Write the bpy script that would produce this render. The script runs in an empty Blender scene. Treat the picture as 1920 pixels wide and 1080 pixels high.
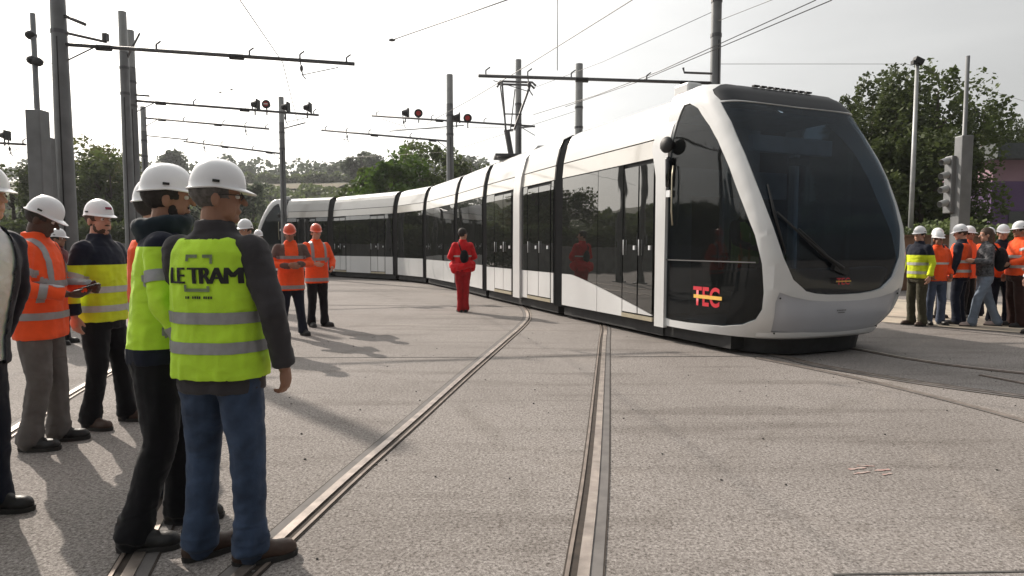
import bpy, bmesh, math, random
from mathutils import Vector, Matrix, Euler, noise
from mathutils.geometry import delaunay_2d_cdt
from mathutils.bvhtree import BVHTree
random.seed(7)
R = math.radians
SC = bpy.context.scene
COL = SC.collection

# ---------------------------------------------------------------- camera, light, exposure
cam_d = bpy.data.cameras.new('camera'); cam = bpy.data.objects.new('camera', cam_d); COL.objects.link(cam)
cam_d.sensor_width = 36.0; cam_d.lens = 22.5; cam_d.clip_start = 0.05; cam_d.clip_end = 3000
cam.location = (0, 0, 1.45); cam.rotation_euler = (R(90 - 3.767), 0, 0)
SC.camera = cam
SUN_EL, SUN_AZ = 33.0, -43.0            # azimuth from +Y towards +X (negative: to the left)
sun_dir = Vector((math.sin(R(SUN_AZ)) * math.cos(R(SUN_EL)), math.cos(R(SUN_AZ)) * math.cos(R(SUN_EL)), math.sin(R(SUN_EL))))
ld = bpy.data.lights.new('sun', 'SUN'); ld.energy = 5.0; ld.angle = R(0.6); ld.color = (1.0, 0.90, 0.79)
lo = bpy.data.objects.new('sun', ld); COL.objects.link(lo)
lo.rotation_euler = (-sun_dir).to_track_quat('-Z', 'Y').to_euler()
W = bpy.data.worlds.new('World'); SC.world = W; W.use_nodes = True
nt = W.node_tree; nt.nodes.clear()
out = nt.nodes.new('ShaderNodeOutputWorld')
sky = nt.nodes.new('ShaderNodeTexSky'); sky.sky_type = 'NISHITA'; sky.sun_disc = False
sky.sun_elevation = R(SUN_EL); sky.sun_rotation = R(SUN_AZ); sky.air_density = 1.0; sky.dust_density = 3.5; sky.ozone_density = 1.0
bg = nt.nodes.new('ShaderNodeBackground'); bg.inputs['Strength'].default_value = 0.08
nt.links.new(sky.outputs[0], bg.inputs[0])
# a thin veil of high cloud: white, a little brighter towards the sun, faintly uneven
geo = nt.nodes.new('ShaderNodeTexCoord')
dotn = nt.nodes.new('ShaderNodeVectorMath'); dotn.operation = 'DOT_PRODUCT'; dotn.inputs[1].default_value = sun_dir
nt.links.new(geo.outputs['Generated'], dotn.inputs[0])
mr = nt.nodes.new('ShaderNodeMapRange'); mr.inputs[1].default_value = -0.6; mr.inputs[2].default_value = 0.2
mr.inputs[3].default_value = 0.10; mr.inputs[4].default_value = 0.74
nt.links.new(dotn.outputs['Value'], mr.inputs[0])
mp = nt.nodes.new('ShaderNodeMapping'); mp.inputs['Scale'].default_value = (1.2, 1.2, 5.0)
nt.links.new(geo.outputs['Generated'], mp.inputs[0])
nz = nt.nodes.new('ShaderNodeTexNoise'); nz.inputs['Scale'].default_value = 2.2; nz.inputs['Detail'].default_value = 6
nt.links.new(mp.outputs[0], nz.inputs['Vector'])
m2 = nt.nodes.new('ShaderNodeMapRange'); m2.inputs[1].default_value = 0.3; m2.inputs[2].default_value = 0.7
m2.inputs[3].default_value = 0.90; m2.inputs[4].default_value = 1.07
nt.links.new(nz.outputs[0], m2.inputs[0])
mm = nt.nodes.new('ShaderNodeMath'); mm.operation = 'MULTIPLY'
mx0 = nt.nodes.new('ShaderNodeMath'); mx0.operation = 'MAXIMUM'; mx0.inputs[1].default_value = 0.0; nt.links.new(dotn.outputs['Value'], mx0.inputs[0])
pw = nt.nodes.new('ShaderNodeMath'); pw.operation = 'POWER'; pw.inputs[1].default_value = 3.0; nt.links.new(mx0.outputs[0], pw.inputs[0])
ma = nt.nodes.new('ShaderNodeMath'); ma.operation = 'MULTIPLY_ADD'; ma.inputs[1].default_value = 2.1; nt.links.new(pw.outputs[0], ma.inputs[0]); nt.links.new(mr.outputs[0], ma.inputs[2])
nt.links.new(ma.outputs[0], mm.inputs[0]); nt.links.new(m2.outputs[0], mm.inputs[1])
bg2 = nt.nodes.new('ShaderNodeBackground'); bg2.inputs[0].default_value = (1.0, 0.985, 0.94, 1)
nt.links.new(mm.outputs[0], bg2.inputs[1])
mx = nt.nodes.new('ShaderNodeMixShader'); mx.inputs[0].default_value = 0.72
nt.links.new(bg.outputs[0], mx.inputs[1]); nt.links.new(bg2.outputs[0], mx.inputs[2]); nt.links.new(mx.outputs[0], out.inputs[0])
SC.view_settings.view_transform = 'Standard'; SC.view_settings.look = 'None'
SC.view_settings.exposure = 0.05; SC.view_settings.gamma = 1.0; SC.view_settings.use_curve_mapping = False
SC.cycles.max_bounces = 8; SC.cycles.transparent_max_bounces = 16

# ---------------------------------------------------------------- materials
def srgb(r, g, b):
    f = lambda c: (c / 255.0 / 12.92) if c / 255.0 <= 0.04045 else ((c / 255.0 + 0.055) / 1.055) ** 2.4
    return (f(r), f(g), f(b))
MATS = {}
def mat(name, col, rough=0.6, metal=0.0, var=0.12, vscale=6.0, bump=0.0, bscale=60.0, coat=0.0, spec=0.5, var2=None, detail=4, sheen=0.0):
    if name in MATS: return MATS[name]
    m = bpy.data.materials.new(name); m.use_nodes = True; t = m.node_tree; b = t.nodes['Principled BSDF']
    b.inputs['Roughness'].default_value = rough; b.inputs['Metallic'].default_value = metal
    b.inputs['Specular IOR Level'].default_value = spec
    b.inputs['Coat Weight'].default_value = coat; b.inputs['Coat Roughness'].default_value = 0.04
    b.inputs['Sheen Weight'].default_value = sheen
    tc = t.nodes.new('ShaderNodeTexCoord')
    n = t.nodes.new('ShaderNodeTexNoise'); n.inputs['Scale'].default_value = vscale; n.inputs['Detail'].default_value = detail
    t.links.new(tc.outputs['Object'], n.inputs['Vector'])
    cr = t.nodes.new('ShaderNodeValToRGB')
    lo_ = [max(0, c * (1 - var)) for c in col]; hi = [min(1, c * (1 + var)) for c in col] if var2 is None else var2
    cr.color_ramp.elements[0].position = 0.32; cr.color_ramp.elements[1].position = 0.68
    cr.color_ramp.elements[0].color = (*lo_, 1); cr.color_ramp.elements[1].color = (*hi, 1)
    t.links.new(n.outputs[0], cr.inputs[0]); t.links.new(cr.outputs[0], b.inputs['Base Color'])
    if bump:
        n2 = t.nodes.new('ShaderNodeTexNoise'); n2.inputs['Scale'].default_value = bscale; n2.inputs['Detail'].default_value = 3
        t.links.new(tc.outputs['Object'], n2.inputs['Vector'])
        bp = t.nodes.new('ShaderNodeBump'); bp.inputs['Strength'].default_value = bump; bp.inputs['Distance'].default_value = 0.01
        t.links.new(n2.outputs[0], bp.inputs['Height']); t.links.new(bp.outputs[0], b.inputs['Normal'])
    MATS[name] = m
    return m
def cloth(name, col, var=0.16):
    """woven cloth: mottled dye, soft broad folds with sharp crests and a fine weave in the relief"""
    m = mat('cloth_' + name, col, rough=0.85, var=var, vscale=9, spec=0.2, sheen=0.1); t = m.node_tree
    if t.nodes.get('fold'): return m
    tc = t.nodes.new('ShaderNodeTexCoord'); mp_ = t.nodes.new('ShaderNodeMapping'); mp_.inputs['Scale'].default_value = (1, 1, 1.9); mp_.inputs['Rotation'].default_value = (.5, .3, 0)
    t.links.new(tc.outputs['Object'], mp_.inputs[0])
    a = t.nodes.new('ShaderNodeTexNoise'); a.name = 'fold'; a.noise_type = 'RIDGED_MULTIFRACTAL'; a.inputs['Scale'].default_value = 5.5; a.inputs['Detail'].default_value = 2.5; a.inputs['Distortion'].default_value = 1.2
    w = t.nodes.new('ShaderNodeTexNoise'); w.inputs['Scale'].default_value = 130; w.inputs['Detail'].default_value = 2
    t.links.new(mp_.outputs[0], a.inputs['Vector']); t.links.new(tc.outputs['Object'], w.inputs['Vector'])
    b1 = t.nodes.new('ShaderNodeBump'); b1.inputs['Strength'].default_value = 0.55; b1.inputs['Distance'].default_value = 0.016
    b2 = t.nodes.new('ShaderNodeBump'); b2.inputs['Strength'].default_value = 0.4; b2.inputs['Distance'].default_value = 0.003
    t.links.new(a.outputs[0], b1.inputs['Height']); t.links.new(w.outputs[0], b2.inputs['Height']); t.links.new(b1.outputs[0], b2.inputs['Normal'])
    t.links.new(b2.outputs[0], t.nodes['Principled BSDF'].inputs['Normal'])
    return m

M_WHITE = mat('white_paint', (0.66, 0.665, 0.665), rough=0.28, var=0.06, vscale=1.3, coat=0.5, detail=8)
M_BUMP = mat('shade_toned_white_bumper', (0.47, 0.485, 0.53), rough=0.32, var=0.03, vscale=2, coat=0.5)  # tram white greyed: shade on the bumper is put into this colour
M_ROOF = mat('white_roof_paint', (0.52, 0.515, 0.50), rough=0.30, var=0.04, vscale=1.5, coat=0.5)
M_CANT = mat('pale_cantrail_paint', (0.62, 0.60, 0.56), rough=0.16, var=0.05, vscale=1.2, coat=0.9)
M_DARK = mat('black_rubber', (0.012, 0.012, 0.013), rough=0.6, var=0.3, vscale=5)
M_BLK = mat('black_gloss', (0.010, 0.010, 0.012), rough=0.12, var=0.2, coat=0.6)
M_UNDER = mat('dark_underframe', (0.02, 0.02, 0.021), rough=0.7, var=0.3, vscale=8, bump=0.2)
M_STEEL = mat('galvanised_steel', (0.17, 0.175, 0.18), rough=0.5, metal=0.35, var=0.14, vscale=3)
M_STEEL_L = mat('pale_galvanised_steel', (0.33, 0.34, 0.34), rough=0.5, metal=0.3, var=0.1, vscale=3)  # on the mast tops this paleness stands for reflected sky
M_ARM = mat('cantilever_steel', (0.10, 0.10, 0.105), rough=0.5, metal=0.4, var=0.2, vscale=3)
M_WIRE = mat('contact_wire', (0.10, 0.095, 0.09), rough=0.5, metal=0.5, var=0.1)
M_ALU = mat('door_threshold_metal', (0.55, 0.5, 0.38), rough=0.35, metal=0.6, var=0.1)

def glass(name, tint, alpha, rough=0.03, spec=0.5, ior=1.5):
    m = bpy.data.materials.new(name); m.use_nodes = True; t = m.node_tree; t.nodes.clear()
    o = t.nodes.new('ShaderNodeOutputMaterial')
    p = t.nodes.new('ShaderNodeBsdfPrincipled'); p.inputs['Base Color'].default_value = (*tint, 1); p.inputs['Roughness'].default_value = rough
    p.inputs['Specular IOR Level'].default_value = spec; p.inputs['IOR'].default_value = ior
    tr = t.nodes.new('ShaderNodeBsdfTransparent'); tr.inputs[0].default_value = (0.66, 0.75, 0.82, 1)
    mxx = t.nodes.new('ShaderNodeMixShader'); mxx.inputs[0].default_value = alpha
    tc = t.nodes.new('ShaderNodeTexCoord'); n = t.nodes.new('ShaderNodeTexNoise'); n.inputs['Scale'].default_value = 0.9
    t.links.new(tc.outputs['Object'], n.inputs['Vector'])
    bp = t.nodes.new('ShaderNodeBump'); bp.inputs['Strength'].default_value = 0.10; bp.inputs['Distance'].default_value = 0.05
    t.links.new(n.outputs[0], bp.inputs['Height']); t.links.new(bp.outputs[0], p.inputs['Normal'])
    t.links.new(tr.outputs[0], mxx.inputs[1]); t.links.new(p.outputs[0], mxx.inputs[2]); t.links.new(mxx.outputs[0], o.inputs[0])
    MATS[name] = m
    return m
M_GLASS = glass('tinted_side_glass', (0.016, 0.017, 0.016), 0.95, spec=0.5, ior=2.4, rough=0.015)
M_WIND = glass('windscreen_glass', (0.010, 0.014, 0.020), 0.30, spec=0.5, ior=1.8)
M_CABSIDE = glass('cab_side_glass', (0.012, 0.013, 0.013), 0.55, spec=0.5, ior=1.5)

# ---------------------------------------------------------------- mesh helpers
def link(name, me, m=None, parent=None):
    o = bpy.data.objects.new(name, me); COL.objects.link(o)
    if m is not None:
        for k in (m if isinstance(m, (list, tuple)) else [m]): me.materials.append(k)
    if parent is not None: o.parent = parent
    return o
def tag(o, label=None, cat=None, group=None, kind=None):
    if label: o['label'] = label
    if cat: o['category'] = cat
    if group: o['group'] = group
    if kind: o['kind'] = kind
    return o
def empty(name, loc=(0, 0, 0), rz=0.0, label=None, cat=None, group=None):
    o = bpy.data.objects.new(name, None); COL.objects.link(o); o.location = loc; o.rotation_euler = (0, 0, rz)
    o.empty_display_size = 0.2
    return tag(o, label, cat, group)
def mesh(verts, faces, smooth=True, mats=None):
    me = bpy.data.meshes.new('m'); me.from_pydata([tuple(v) for v in verts], [], faces)
    if smooth: me.polygons.foreach_set('use_smooth', [True] * len(me.polygons))
    me.update()
    return me
class MB:
    def __init__(s): s.v = []; s.f = []
    def add(s, v, f):
        n = len(s.v); s.v += [Vector(a) for a in v]; s.f += [tuple(i + n for i in q) for q in f]; return s
    def box(s, c, d, M=None):
        x, y, z = d[0] / 2, d[1] / 2, d[2] / 2
        v = [Vector((sx * x, sy * y, sz * z)) for sz in (-1, 1) for sy in (-1, 1) for sx in (-1, 1)]
        if M is not None: v = [M @ a for a in v]
        v = [a + Vector(c) for a in v]
        return s.add(v, [(0, 2, 3, 1), (4, 5, 7, 6), (0, 1, 5, 4), (2, 6, 7, 3), (0, 4, 6, 2), (1, 3, 7, 5)])
    def beam(s, a, b, w, h=None, up=(0, 0, 1)):
        a, b = Vector(a), Vector(b); h = w if h is None else h
        d = (b - a).normalized(); u = Vector(up)
        if abs(d.dot(u)) > 0.98: u = Vector((1, 0, 0))
        sd = d.cross(u).normalized(); u = sd.cross(d)
        v = [p + sd * (i * w / 2) + u * (j * h / 2) for p in (a, b) for i, j in ((-1, -1), (1, -1), (1, 1), (-1, 1))]
        return s.add(v, [(3, 2, 1, 0), (4, 5, 6, 7), (0, 1, 5, 4), (1, 2, 6, 5), (2, 3, 7, 6), (3, 0, 4, 7)])
    def tube(s, pts, rad, seg=8, cap=True):
        pts = [Vector(p) for p in pts]; rad = rad if isinstance(rad, (list, tuple)) else [rad] * len(pts)
        v = []; f = []; d0 = (pts[1] - pts[0]).normalized()
        u = Vector((0, 0, 1)) if abs(d0.z) < 0.9 else Vector((1, 0, 0))
        for k, p in enumerate(pts):
            d = (pts[min(k + 1, len(pts) - 1)] - pts[max(k - 1, 0)]).normalized()
            sd = d.cross(u).normalized(); u = sd.cross(d).normalized()
            for i in range(seg):
                a = 2 * math.pi * i / seg; v.append(p + (sd * math.cos(a) + u * math.sin(a)) * rad[k])
        for k in range(len(pts) - 1):
            for i in range(seg):
                j = (i + 1) % seg; f.append((k * seg + i, k * seg + j, (k + 1) * seg + j, (k + 1) * seg + i))
        if cap: f.append(tuple(range(seg - 1, -1, -1))); f.append(tuple((len(pts) - 1) * seg + i for i in range(seg)))
        return s.add(v, f)
    def ell(s, c, r, M=None, seg=12, rings=8):
        v = []; f = []; c = Vector(c)
        r = (r, r, r) if isinstance(r, (int, float)) else r
        for k in range(rings + 1):
            ph = math.pi * k / rings
            for i in range(seg):
                a = 2 * math.pi * i / seg
                p = Vector((r[0] * math.sin(ph) * math.cos(a), r[1] * math.sin(ph) * math.sin(a), r[2] * math.cos(ph)))
                v.append(c + (M @ p if M is not None else p))
        for k in range(rings):
            for i in range(seg):
                j = (i + 1) % seg; f.append((k * seg + i, (k + 1) * seg + i, (k + 1) * seg + j, k * seg + j))
        bm = bmesh.new(); vs = [bm.verts.new(p) for p in v]
        for q in f: bm.faces.new([vs[i] for i in q])
        bmesh.ops.remove_doubles(bm, verts=bm.verts, dist=1e-6); bm.verts.index_update()
        vv = [p.co.copy() for p in bm.verts]; ff = [tuple(w.index for w in q.verts) for q in bm.faces]; bm.free()
        return s.add(vv, ff)
    def cap(s, a, b, ra, rb, seg=12, flat=None):     # tapered capsule
        a, b = Vector(a), Vector(b); d = (b - a).normalized()
        pts = []; rr = []
        for k in range(4): an = math.pi / 2 * k / 4; pts.append(a - d * ra * math.cos(an)); rr.append(max(ra * math.sin(an), 1e-4))
        pts.append(a); rr.append(ra); pts.append(b); rr.append(rb)
        for k in range(3, -1, -1): an = math.pi / 2 * k / 4; pts.append(b + d * rb * math.cos(an)); rr.append(max(rb * math.sin(an), 1e-4))
        return s.tube(pts, rr, seg)
    def loft(s, rings, seg=20):     # rings: (z, cx, cy, rx, ry)
        v = []; f = []
        for (z, cx, cy, rx, ry) in rings:
            for i in range(seg):
                a = 2 * math.pi * i / seg; ca, sa = math.cos(a), math.sin(a)
                q = 0.85
                v.append((cx + rx * math.copysign(abs(ca) ** q, ca), cy + ry * math.copysign(abs(sa) ** q, sa), z))
        n = len(rings)
        for k in range(n - 1):
            for i in range(seg):
                j = (i + 1) % seg; f.append((k * seg + i, k * seg + j, (k + 1) * seg + j, (k + 1) * seg + i))
        f.append(tuple(range(seg - 1, -1, -1))); f.append(tuple((n - 1) * seg + i for i in range(seg)))
        return s.add(v, f)
    def me(s, smooth=False): return mesh(s.v, s.f, smooth)
    def obj(s, name, m, parent=None, smooth=False): return link(name, s.me(smooth), m, parent)

F_, H_, TH_ = 1200.0, 1.45, math.atan(79 / 1200.0)
def at(x, y, z=0.0, Y=None):           # survey helper: where the sight line through a photo point meets a height or a depth
    c, s = math.cos(TH_), math.sin(TH_); u = (x - 960) / F_; v = (y - 540) / F_
    d = Vector((u, c - v * s, -s - v * c)); k = (z - H_) / d.z if Y is None else Y / d.y
    return Vector((0, 0, H_)) + d * k
def smooth_path(pts, n=8):
    P = [Vector(p) for p in pts]; out_ = []
    for i in range(len(P) - 1):
        p0, p1, p2, p3 = P[max(i - 1, 0)], P[i], P[i + 1], P[min(i + 2, len(P) - 1)]
        for k in range(n):
            t = k / n
            out_.append(0.5 * ((2 * p1) + (p2 - p0) * t + (2 * p0 - 5 * p1 + 4 * p2 - p3) * t * t + (3 * p1 - p0 - 3 * p2 + p3) * t ** 3))
    out_.append(P[-1]); return out_
def beveled(o, w=0.01, seg=2):
    b = o.modifiers.new('bevel', 'BEVEL'); b.width = w; b.segments = seg; b.limit_method = 'ANGLE'; return o
def text_mesh(txt, size, bold=0.0, shear=0.0, sx=1.0, ext=0.0):
    cu = bpy.data.curves.new('t', 'FONT'); cu.body = txt; cu.size = size; cu.offset = bold; cu.shear = shear
    cu.align_x = 'CENTER'; cu.align_y = 'CENTER'; cu.extrude = ext; cu.space_character = 1.0 + bold * 4
    o = bpy.data.objects.new('t', cu); COL.objects.link(o); bpy.context.view_layer.update()
    me = bpy.data.meshes.new_from_object(o.evaluated_get(bpy.context.evaluated_depsgraph_get()))
    bpy.data.objects.remove(o); bpy.data.curves.remove(cu)
    for v in me.vertices: v.co.x *= sx
    return me
# ---------------------------------------------------------------- ground
def ground_mat():
    m = bpy.data.materials.new('aggregate_concrete'); m.use_nodes = True; t = m.node_tree; b = t.nodes['Principled BSDF']
    b.inputs['Roughness'].default_value = 0.9; b.inputs['Specular IOR Level'].default_value = 0.25
    tc = t.nodes.new('ShaderNodeTexCoord')
    def nzz(scale, det, rough=0.5):
        n = t.nodes.new('ShaderNodeTexNoise'); n.inputs['Scale'].default_value = scale; n.inputs['Detail'].default_value = det
        n.inputs['Roughness'].default_value = rough; t.links.new(tc.outputs['Object'], n.inputs['Vector']); return n
    def ramp(src, stops):
        r = t.nodes.new('ShaderNodeValToRGB'); e = r.color_ramp.elements
        while len(e) < len(stops): e.new(0.5)
        for k, (p, c) in enumerate(stops): e[k].position = p; e[k].color = (*c, 1)
        t.links.new(src, r.inputs[0]); return r
    def mix(fac, a, b_, mode='MULTIPLY'):
        x = t.nodes.new('ShaderNodeMix'); x.data_type = 'RGBA'; x.blend_type = mode
        if isinstance(fac, float): x.inputs[0].default_value = fac
        else: t.links.new(fac, x.inputs[0])
        t.links.new(a, x.inputs[6]); t.links.new(b_, x.inputs[7]); return x.outputs[2]
    fine = nzz(58, 6, 0.9)
    base = ramp(fine.outputs[0], [(0.39, (0.035, 0.030, 0.028)), (0.46, (0.18, 0.163, 0.152)), (0.54, (0.285, 0.262, 0.248)), (0.65, (0.49, 0.462, 0.44))])
    vor = t.nodes.new('ShaderNodeTexVoronoi'); vor.inputs['Scale'].default_value = 48; t.links.new(tc.outputs['Object'], vor.inputs['Vector'])
    speck = ramp(vor.outputs['Color'], [(0.0, (0.55, 0.52, 0.5)), (0.25, (0.88, 0.87, 0.86)), (0.6, (1.05, 1.05, 1.05))])
    c1 = mix(0.8, base.outputs[0], speck.outputs[0])
    big = nzz(0.35, 5, 0.6); br = ramp(big.outputs[0], [(0.3, (0.80, 0.79, 0.78)), (0.55, (1, 1, 1)), (0.75, (1.08, 1.06, 1.03))])
    c2 = mix(1.0, c1, br.outputs[0])
    mpn = t.nodes.new('ShaderNodeMapping'); mpn.inputs['Scale'].default_value = (0.25, 2.2, 1); mpn.inputs['Rotation'].default_value = (0, 0, R(4))
    t.links.new(tc.outputs['Object'], mpn.inputs[0])
    st = t.nodes.new('ShaderNodeTexNoise'); st.inputs['Scale'].default_value = 1.6; st.inputs['Detail'].default_value = 5; t.links.new(mpn.outputs[0], st.inputs['Vector'])
    sr = ramp(st.outputs[0], [(0.34, (0.78, 0.77, 0.76)), (0.47, (1, 1, 1)), (1.0, (1, 1, 1))])
    c3 = mix(0.9, c2, sr.outputs[0])
    # tyre scrub marks: pale and dark arcs broken up by noise
    mk = nzz(1.3, 4); mkr = ramp(mk.outputs[0], [(0.42, (0, 0, 0)), (0.62, (1, 1, 1))])
    for (cx, cy, rad, wid, lum) in [(-3.0, 4.5, 7.35, .10, 1.22), (-3.0, 4.5, 8.9, .10, 1.18), (-6.5, 3.0, 6.6, .12, .80), (9.0, -2.0, 8.2, .13, .82), (9.0, -2.0, 9.8, .12, .84), (14, 1.0, 11.6, .1, 1.16), (-12, 14, 9.5, .14, .82), (-12, 14, 11.1, .14, .84)]:
        dn = t.nodes.new('ShaderNodeVectorMath'); dn.operation = 'DISTANCE'; dn.inputs[1].default_value = (cx, cy, 0); t.links.new(tc.outputs['Object'], dn.inputs[0])
        sb = t.nodes.new('ShaderNodeMath'); sb.operation = 'SUBTRACT'; sb.inputs[1].default_value = rad; t.links.new(dn.outputs['Value'], sb.inputs[0])
        ab = t.nodes.new('ShaderNodeMath'); ab.operation = 'ABSOLUTE'; t.links.new(sb.outputs[0], ab.inputs[0])
        m_ = t.nodes.new('ShaderNodeMapRange'); m_.inputs[1].default_value = 0; m_.inputs[2].default_value = wid; m_.inputs[3].default_value = .8; m_.inputs[4].default_value = 0
        t.links.new(ab.outputs[0], m_.inputs[0])
        fm = t.nodes.new('ShaderNodeMath'); fm.operation = 'MULTIPLY'; t.links.new(m_.outputs[0], fm.inputs[0]); t.links.new(mkr.outputs[0], fm.inputs[1])
        cc = t.nodes.new('ShaderNodeRGB'); cc.outputs[0].default_value = (lum, lum * .99, lum * .97, 1)
        c3 = mix(fm.outputs[0], c3, cc.outputs[0])
    # small oil spots
    vo = t.nodes.new('ShaderNodeTexVoronoi'); vo.inputs['Scale'].default_value = 1.1; t.links.new(tc.outputs['Object'], vo.inputs['Vector'])
    os_ = ramp(vo.outputs['Distance'], [(0.0, (.55, .54, .53)), (0.035, (.72, .71, .70)), (0.06, (1, 1, 1))])
    c3 = mix(.8, c3, os_.outputs[0])
    t.links.new(c3, b.inputs['Base Color'])
    bp = t.nodes.new('ShaderNodeBump'); bp.inputs['Strength'].default_value = 0.35; bp.inputs['Distance'].default_value = 0.004
    t.links.new(fine.outputs[0], bp.inputs['Height']); t.links.new(bp.outputs[0], b.inputs['Normal'])
    return m
M_GROUND = ground_mat()
v = []; f = []
XS = [-600, -200, -80, -40] + list(range(-30, 31, 3)) + [40, 80, 200, 600]; YS = [-400, -150, -60, -30] + list(range(-20, 51, 3)) + [60, 75]
for y in YS:
    for x in XS: v.append((x, y, 0))
nx = len(XS)
for j in range(len(YS) - 1):
    for i in range(nx - 1): f.append((j * nx + i, j * nx + i + 1, (j + 1) * nx + i + 1, (j + 1) * nx + i))
ground = link('ground', mesh(v, f, False), M_GROUND); tag(ground, 'grey aggregate concrete yard crossed by tram tracks', kind='structure')
M_JOINT = mat('joint_filler', (0.09, 0.085, 0.08), rough=0.9, var=0.3, vscale=12)
M_JOINT2 = mat('pale_strip', (0.30, 0.29, 0.27), rough=0.9, var=0.2, vscale=4)
def strip(name, a, b, w, m, z=0.004, parent=ground):
    a, b = Vector(a), Vector(b); d = (b - a).normalized(); s_ = Vector((-d.y, d.x, 0)) * w / 2
    me = mesh([a - s_ + Vector((0, 0, z)), b - s_ + Vector((0, 0, z)), b + s_ + Vector((0, 0, z)), a + s_ + Vector((0, 0, z))], [(0, 1, 2, 3)], False)
    return link(name, me, m, parent)
strip('joint', at(1160, 669), at(1470, 668), 0.03, M_JOINT)
strip('joint', at(540, 671), at(900, 670), 0.025, M_JOINT)
strip('joint', at(520, 546), at(860, 548), 0.05, M_JOINT)
strip('joint', at(540, 572), at(1000, 575), 0.05, M_JOINT)
rg0 = random.Random(3); pb = MB()
for k in range(150):
    x, y = rg0.uniform(-4, 6), rg0.uniform(2.2, 11); r_ = rg0.uniform(.004, .011)
    pb.ell((x, y, r_ * .5), (r_, r_ * rg0.uniform(.6, 1), r_ * .6), seg=5, rings=3)
tag(pb.obj('gravel', M_JOINT), 'loose dark grit scattered over the concrete', kind='stuff')
strip('joint', at(1560, 1078), at(1925, 1072), 0.012, M_JOINT)
strip('drain_strip', at(1600, 1100), at(1960, 1092), 0.10, M_JOINT2)
strip('joint', at(1660, 606), at(1990, 640), 0.05, M_JOINT)

# beige paved walkway behind the tram nose with its kerb
M_PAVE = mat('beige_paving', (0.40, 0.35, 0.28), rough=0.9, var=0.15, vscale=3, bump=0.3, bscale=25)
kb = MB()
a_, b_ = at(1640, 603), at(2100, 640)
dd = (b_ - a_).normalized(); sd = Vector((-dd.y, dd.x, 0))
pv = [a_ - dd * 6, b_ + dd * 20, b_ + dd * 20 + sd * 6, a_ - dd * 6 + sd * 6]
link('pavement', mesh([p + Vector((0, 0, 0.008)) for p in pv], [(0, 1, 2, 3)], False), M_PAVE)['kind'] = 'structure'

# ---------------------------------------------------------------- grooved rails
M_RAIL = mat('rail_steel', (0.32, 0.275, 0.245), rough=0.45, metal=0.7, var=0.30, vscale=9, bump=.1, bscale=60)
M_RAILB = mat('worn_rail_lip', (0.22, 0.18, 0.155), rough=0.55, metal=0.4, var=0.25, vscale=9)
M_GROOVE = mat('dark_groove', (0.035, 0.026, 0.02), rough=0.9, var=0.4, vscale=14)  # near-black tone of the groove floor and the edge lines
M_FILL = mat('grey_rail_filler', (0.13, 0.12, 0.115), rough=0.8, var=0.2, vscale=7, bump=0.2, bscale=30)
def rail(parent, pts, inner, sc=1.0):
    """pts: rail head line; inner = +1 when the groove lies to the left of the direction of travel, -1 to the right"""
    sc = sc * .88; P = smooth_path(pts, 6)
    prof = [('rail_edge', M_GROOVE, -0.105, -0.095, 0.005), ('rail_filler', M_FILL, -0.095, -0.030, 0.007), ('rail_head', M_RAIL, -0.030, 0.030, 0.014),
            ('rail_groove', M_GROOVE, 0.030, 0.072, 0.004), ('rail_lip', M_RAILB, 0.072, 0.092, 0.011), ('rail_edge', M_GROOVE, 0.092, 0.103, 0.005)]
    body = None
    for nm, mt, u0, u1, z in prof:
        v = []; f = []
        for k, p in enumerate(P):
            d = (P[min(k + 1, len(P) - 1)] - P[max(k - 1, 0)]); d.z = 0; d.normalize(); s_ = Vector((-d.y, d.x, 0)) * inner
            for (u, zz) in ((u0, 0.0), (u0, z), (u1, z), (u1, 0.0)): v.append(Vector((p.x, p.y, 0)) + s_ * u * sc + Vector((0, 0, zz)))
        for k in range(len(P) - 1):
            for i in range(3): f.append((4 * k + i, 4 * k + i + 1, 4 * k + 5 + i, 4 * k + 4 + i))
        if inner < 0: pass
        o = link(nm if body else 'rail', mesh(v, f, False), mt, parent if body is None else body)
        if body is None: body = o
    return body
def offset_path(pts, off):
    P = smooth_path(pts, 4); r = []
    for k, p in enumerate(P):
        d = (P[min(k + 1, len(P) - 1)] - P[max(k - 1, 0)]); d.z = 0; d.normalize(); r.append(p + Vector((-d.y, d.x, 0)) * off)
    return r[::2] + [r[-1]]
def track(label):
    o = empty('tram_track'); o['kind'] = 'structure'; o['label'] = label; return o
t1 = track('grooved tram track running from the foreground to the long tram')
g = lambda x, y: at(x, y)
L1 = [g(512, 1023) + (g(512, 1023) - g(658, 890)) * 1.5, g(512, 1023), g(658, 890), g(770, 793), g(875, 700), g(945, 640), g(979, 610), g(989, 594), g(983, 578), g(966, 563)]
R1 = [g(1094, 1080) + (g(1094, 1080) - g(1117, 879)) * 1.0, g(1094, 1080), g(1117, 879), g(1128, 720), g(1133, 640), g(1134, 612), Vector((1.75, 13.2, 0)), Vector((1.6, 15.5, 0)), Vector((1.3, 18, 0))]
rail(t1, L1, -1); rail(t1, R1, 1)
t2 = track('grooved tram track passing behind the group in white helmets at the left')
L2 = [Vector((-3.1, 1.5, 0)), g(0, 822), g(160, 722), Vector((-5.35, 10, 0)), Vector((-6.6, 13.5, 0)), Vector((-8.4, 17.5, 0)), Vector((-11, 22, 0)), Vector((-14, 26, 0))]
L2[0] = Vector((-3.0, 2.0, 0))
rail(t2, L2, -1); rail(t2, offset_path(L2, -1.47), 1)
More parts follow.
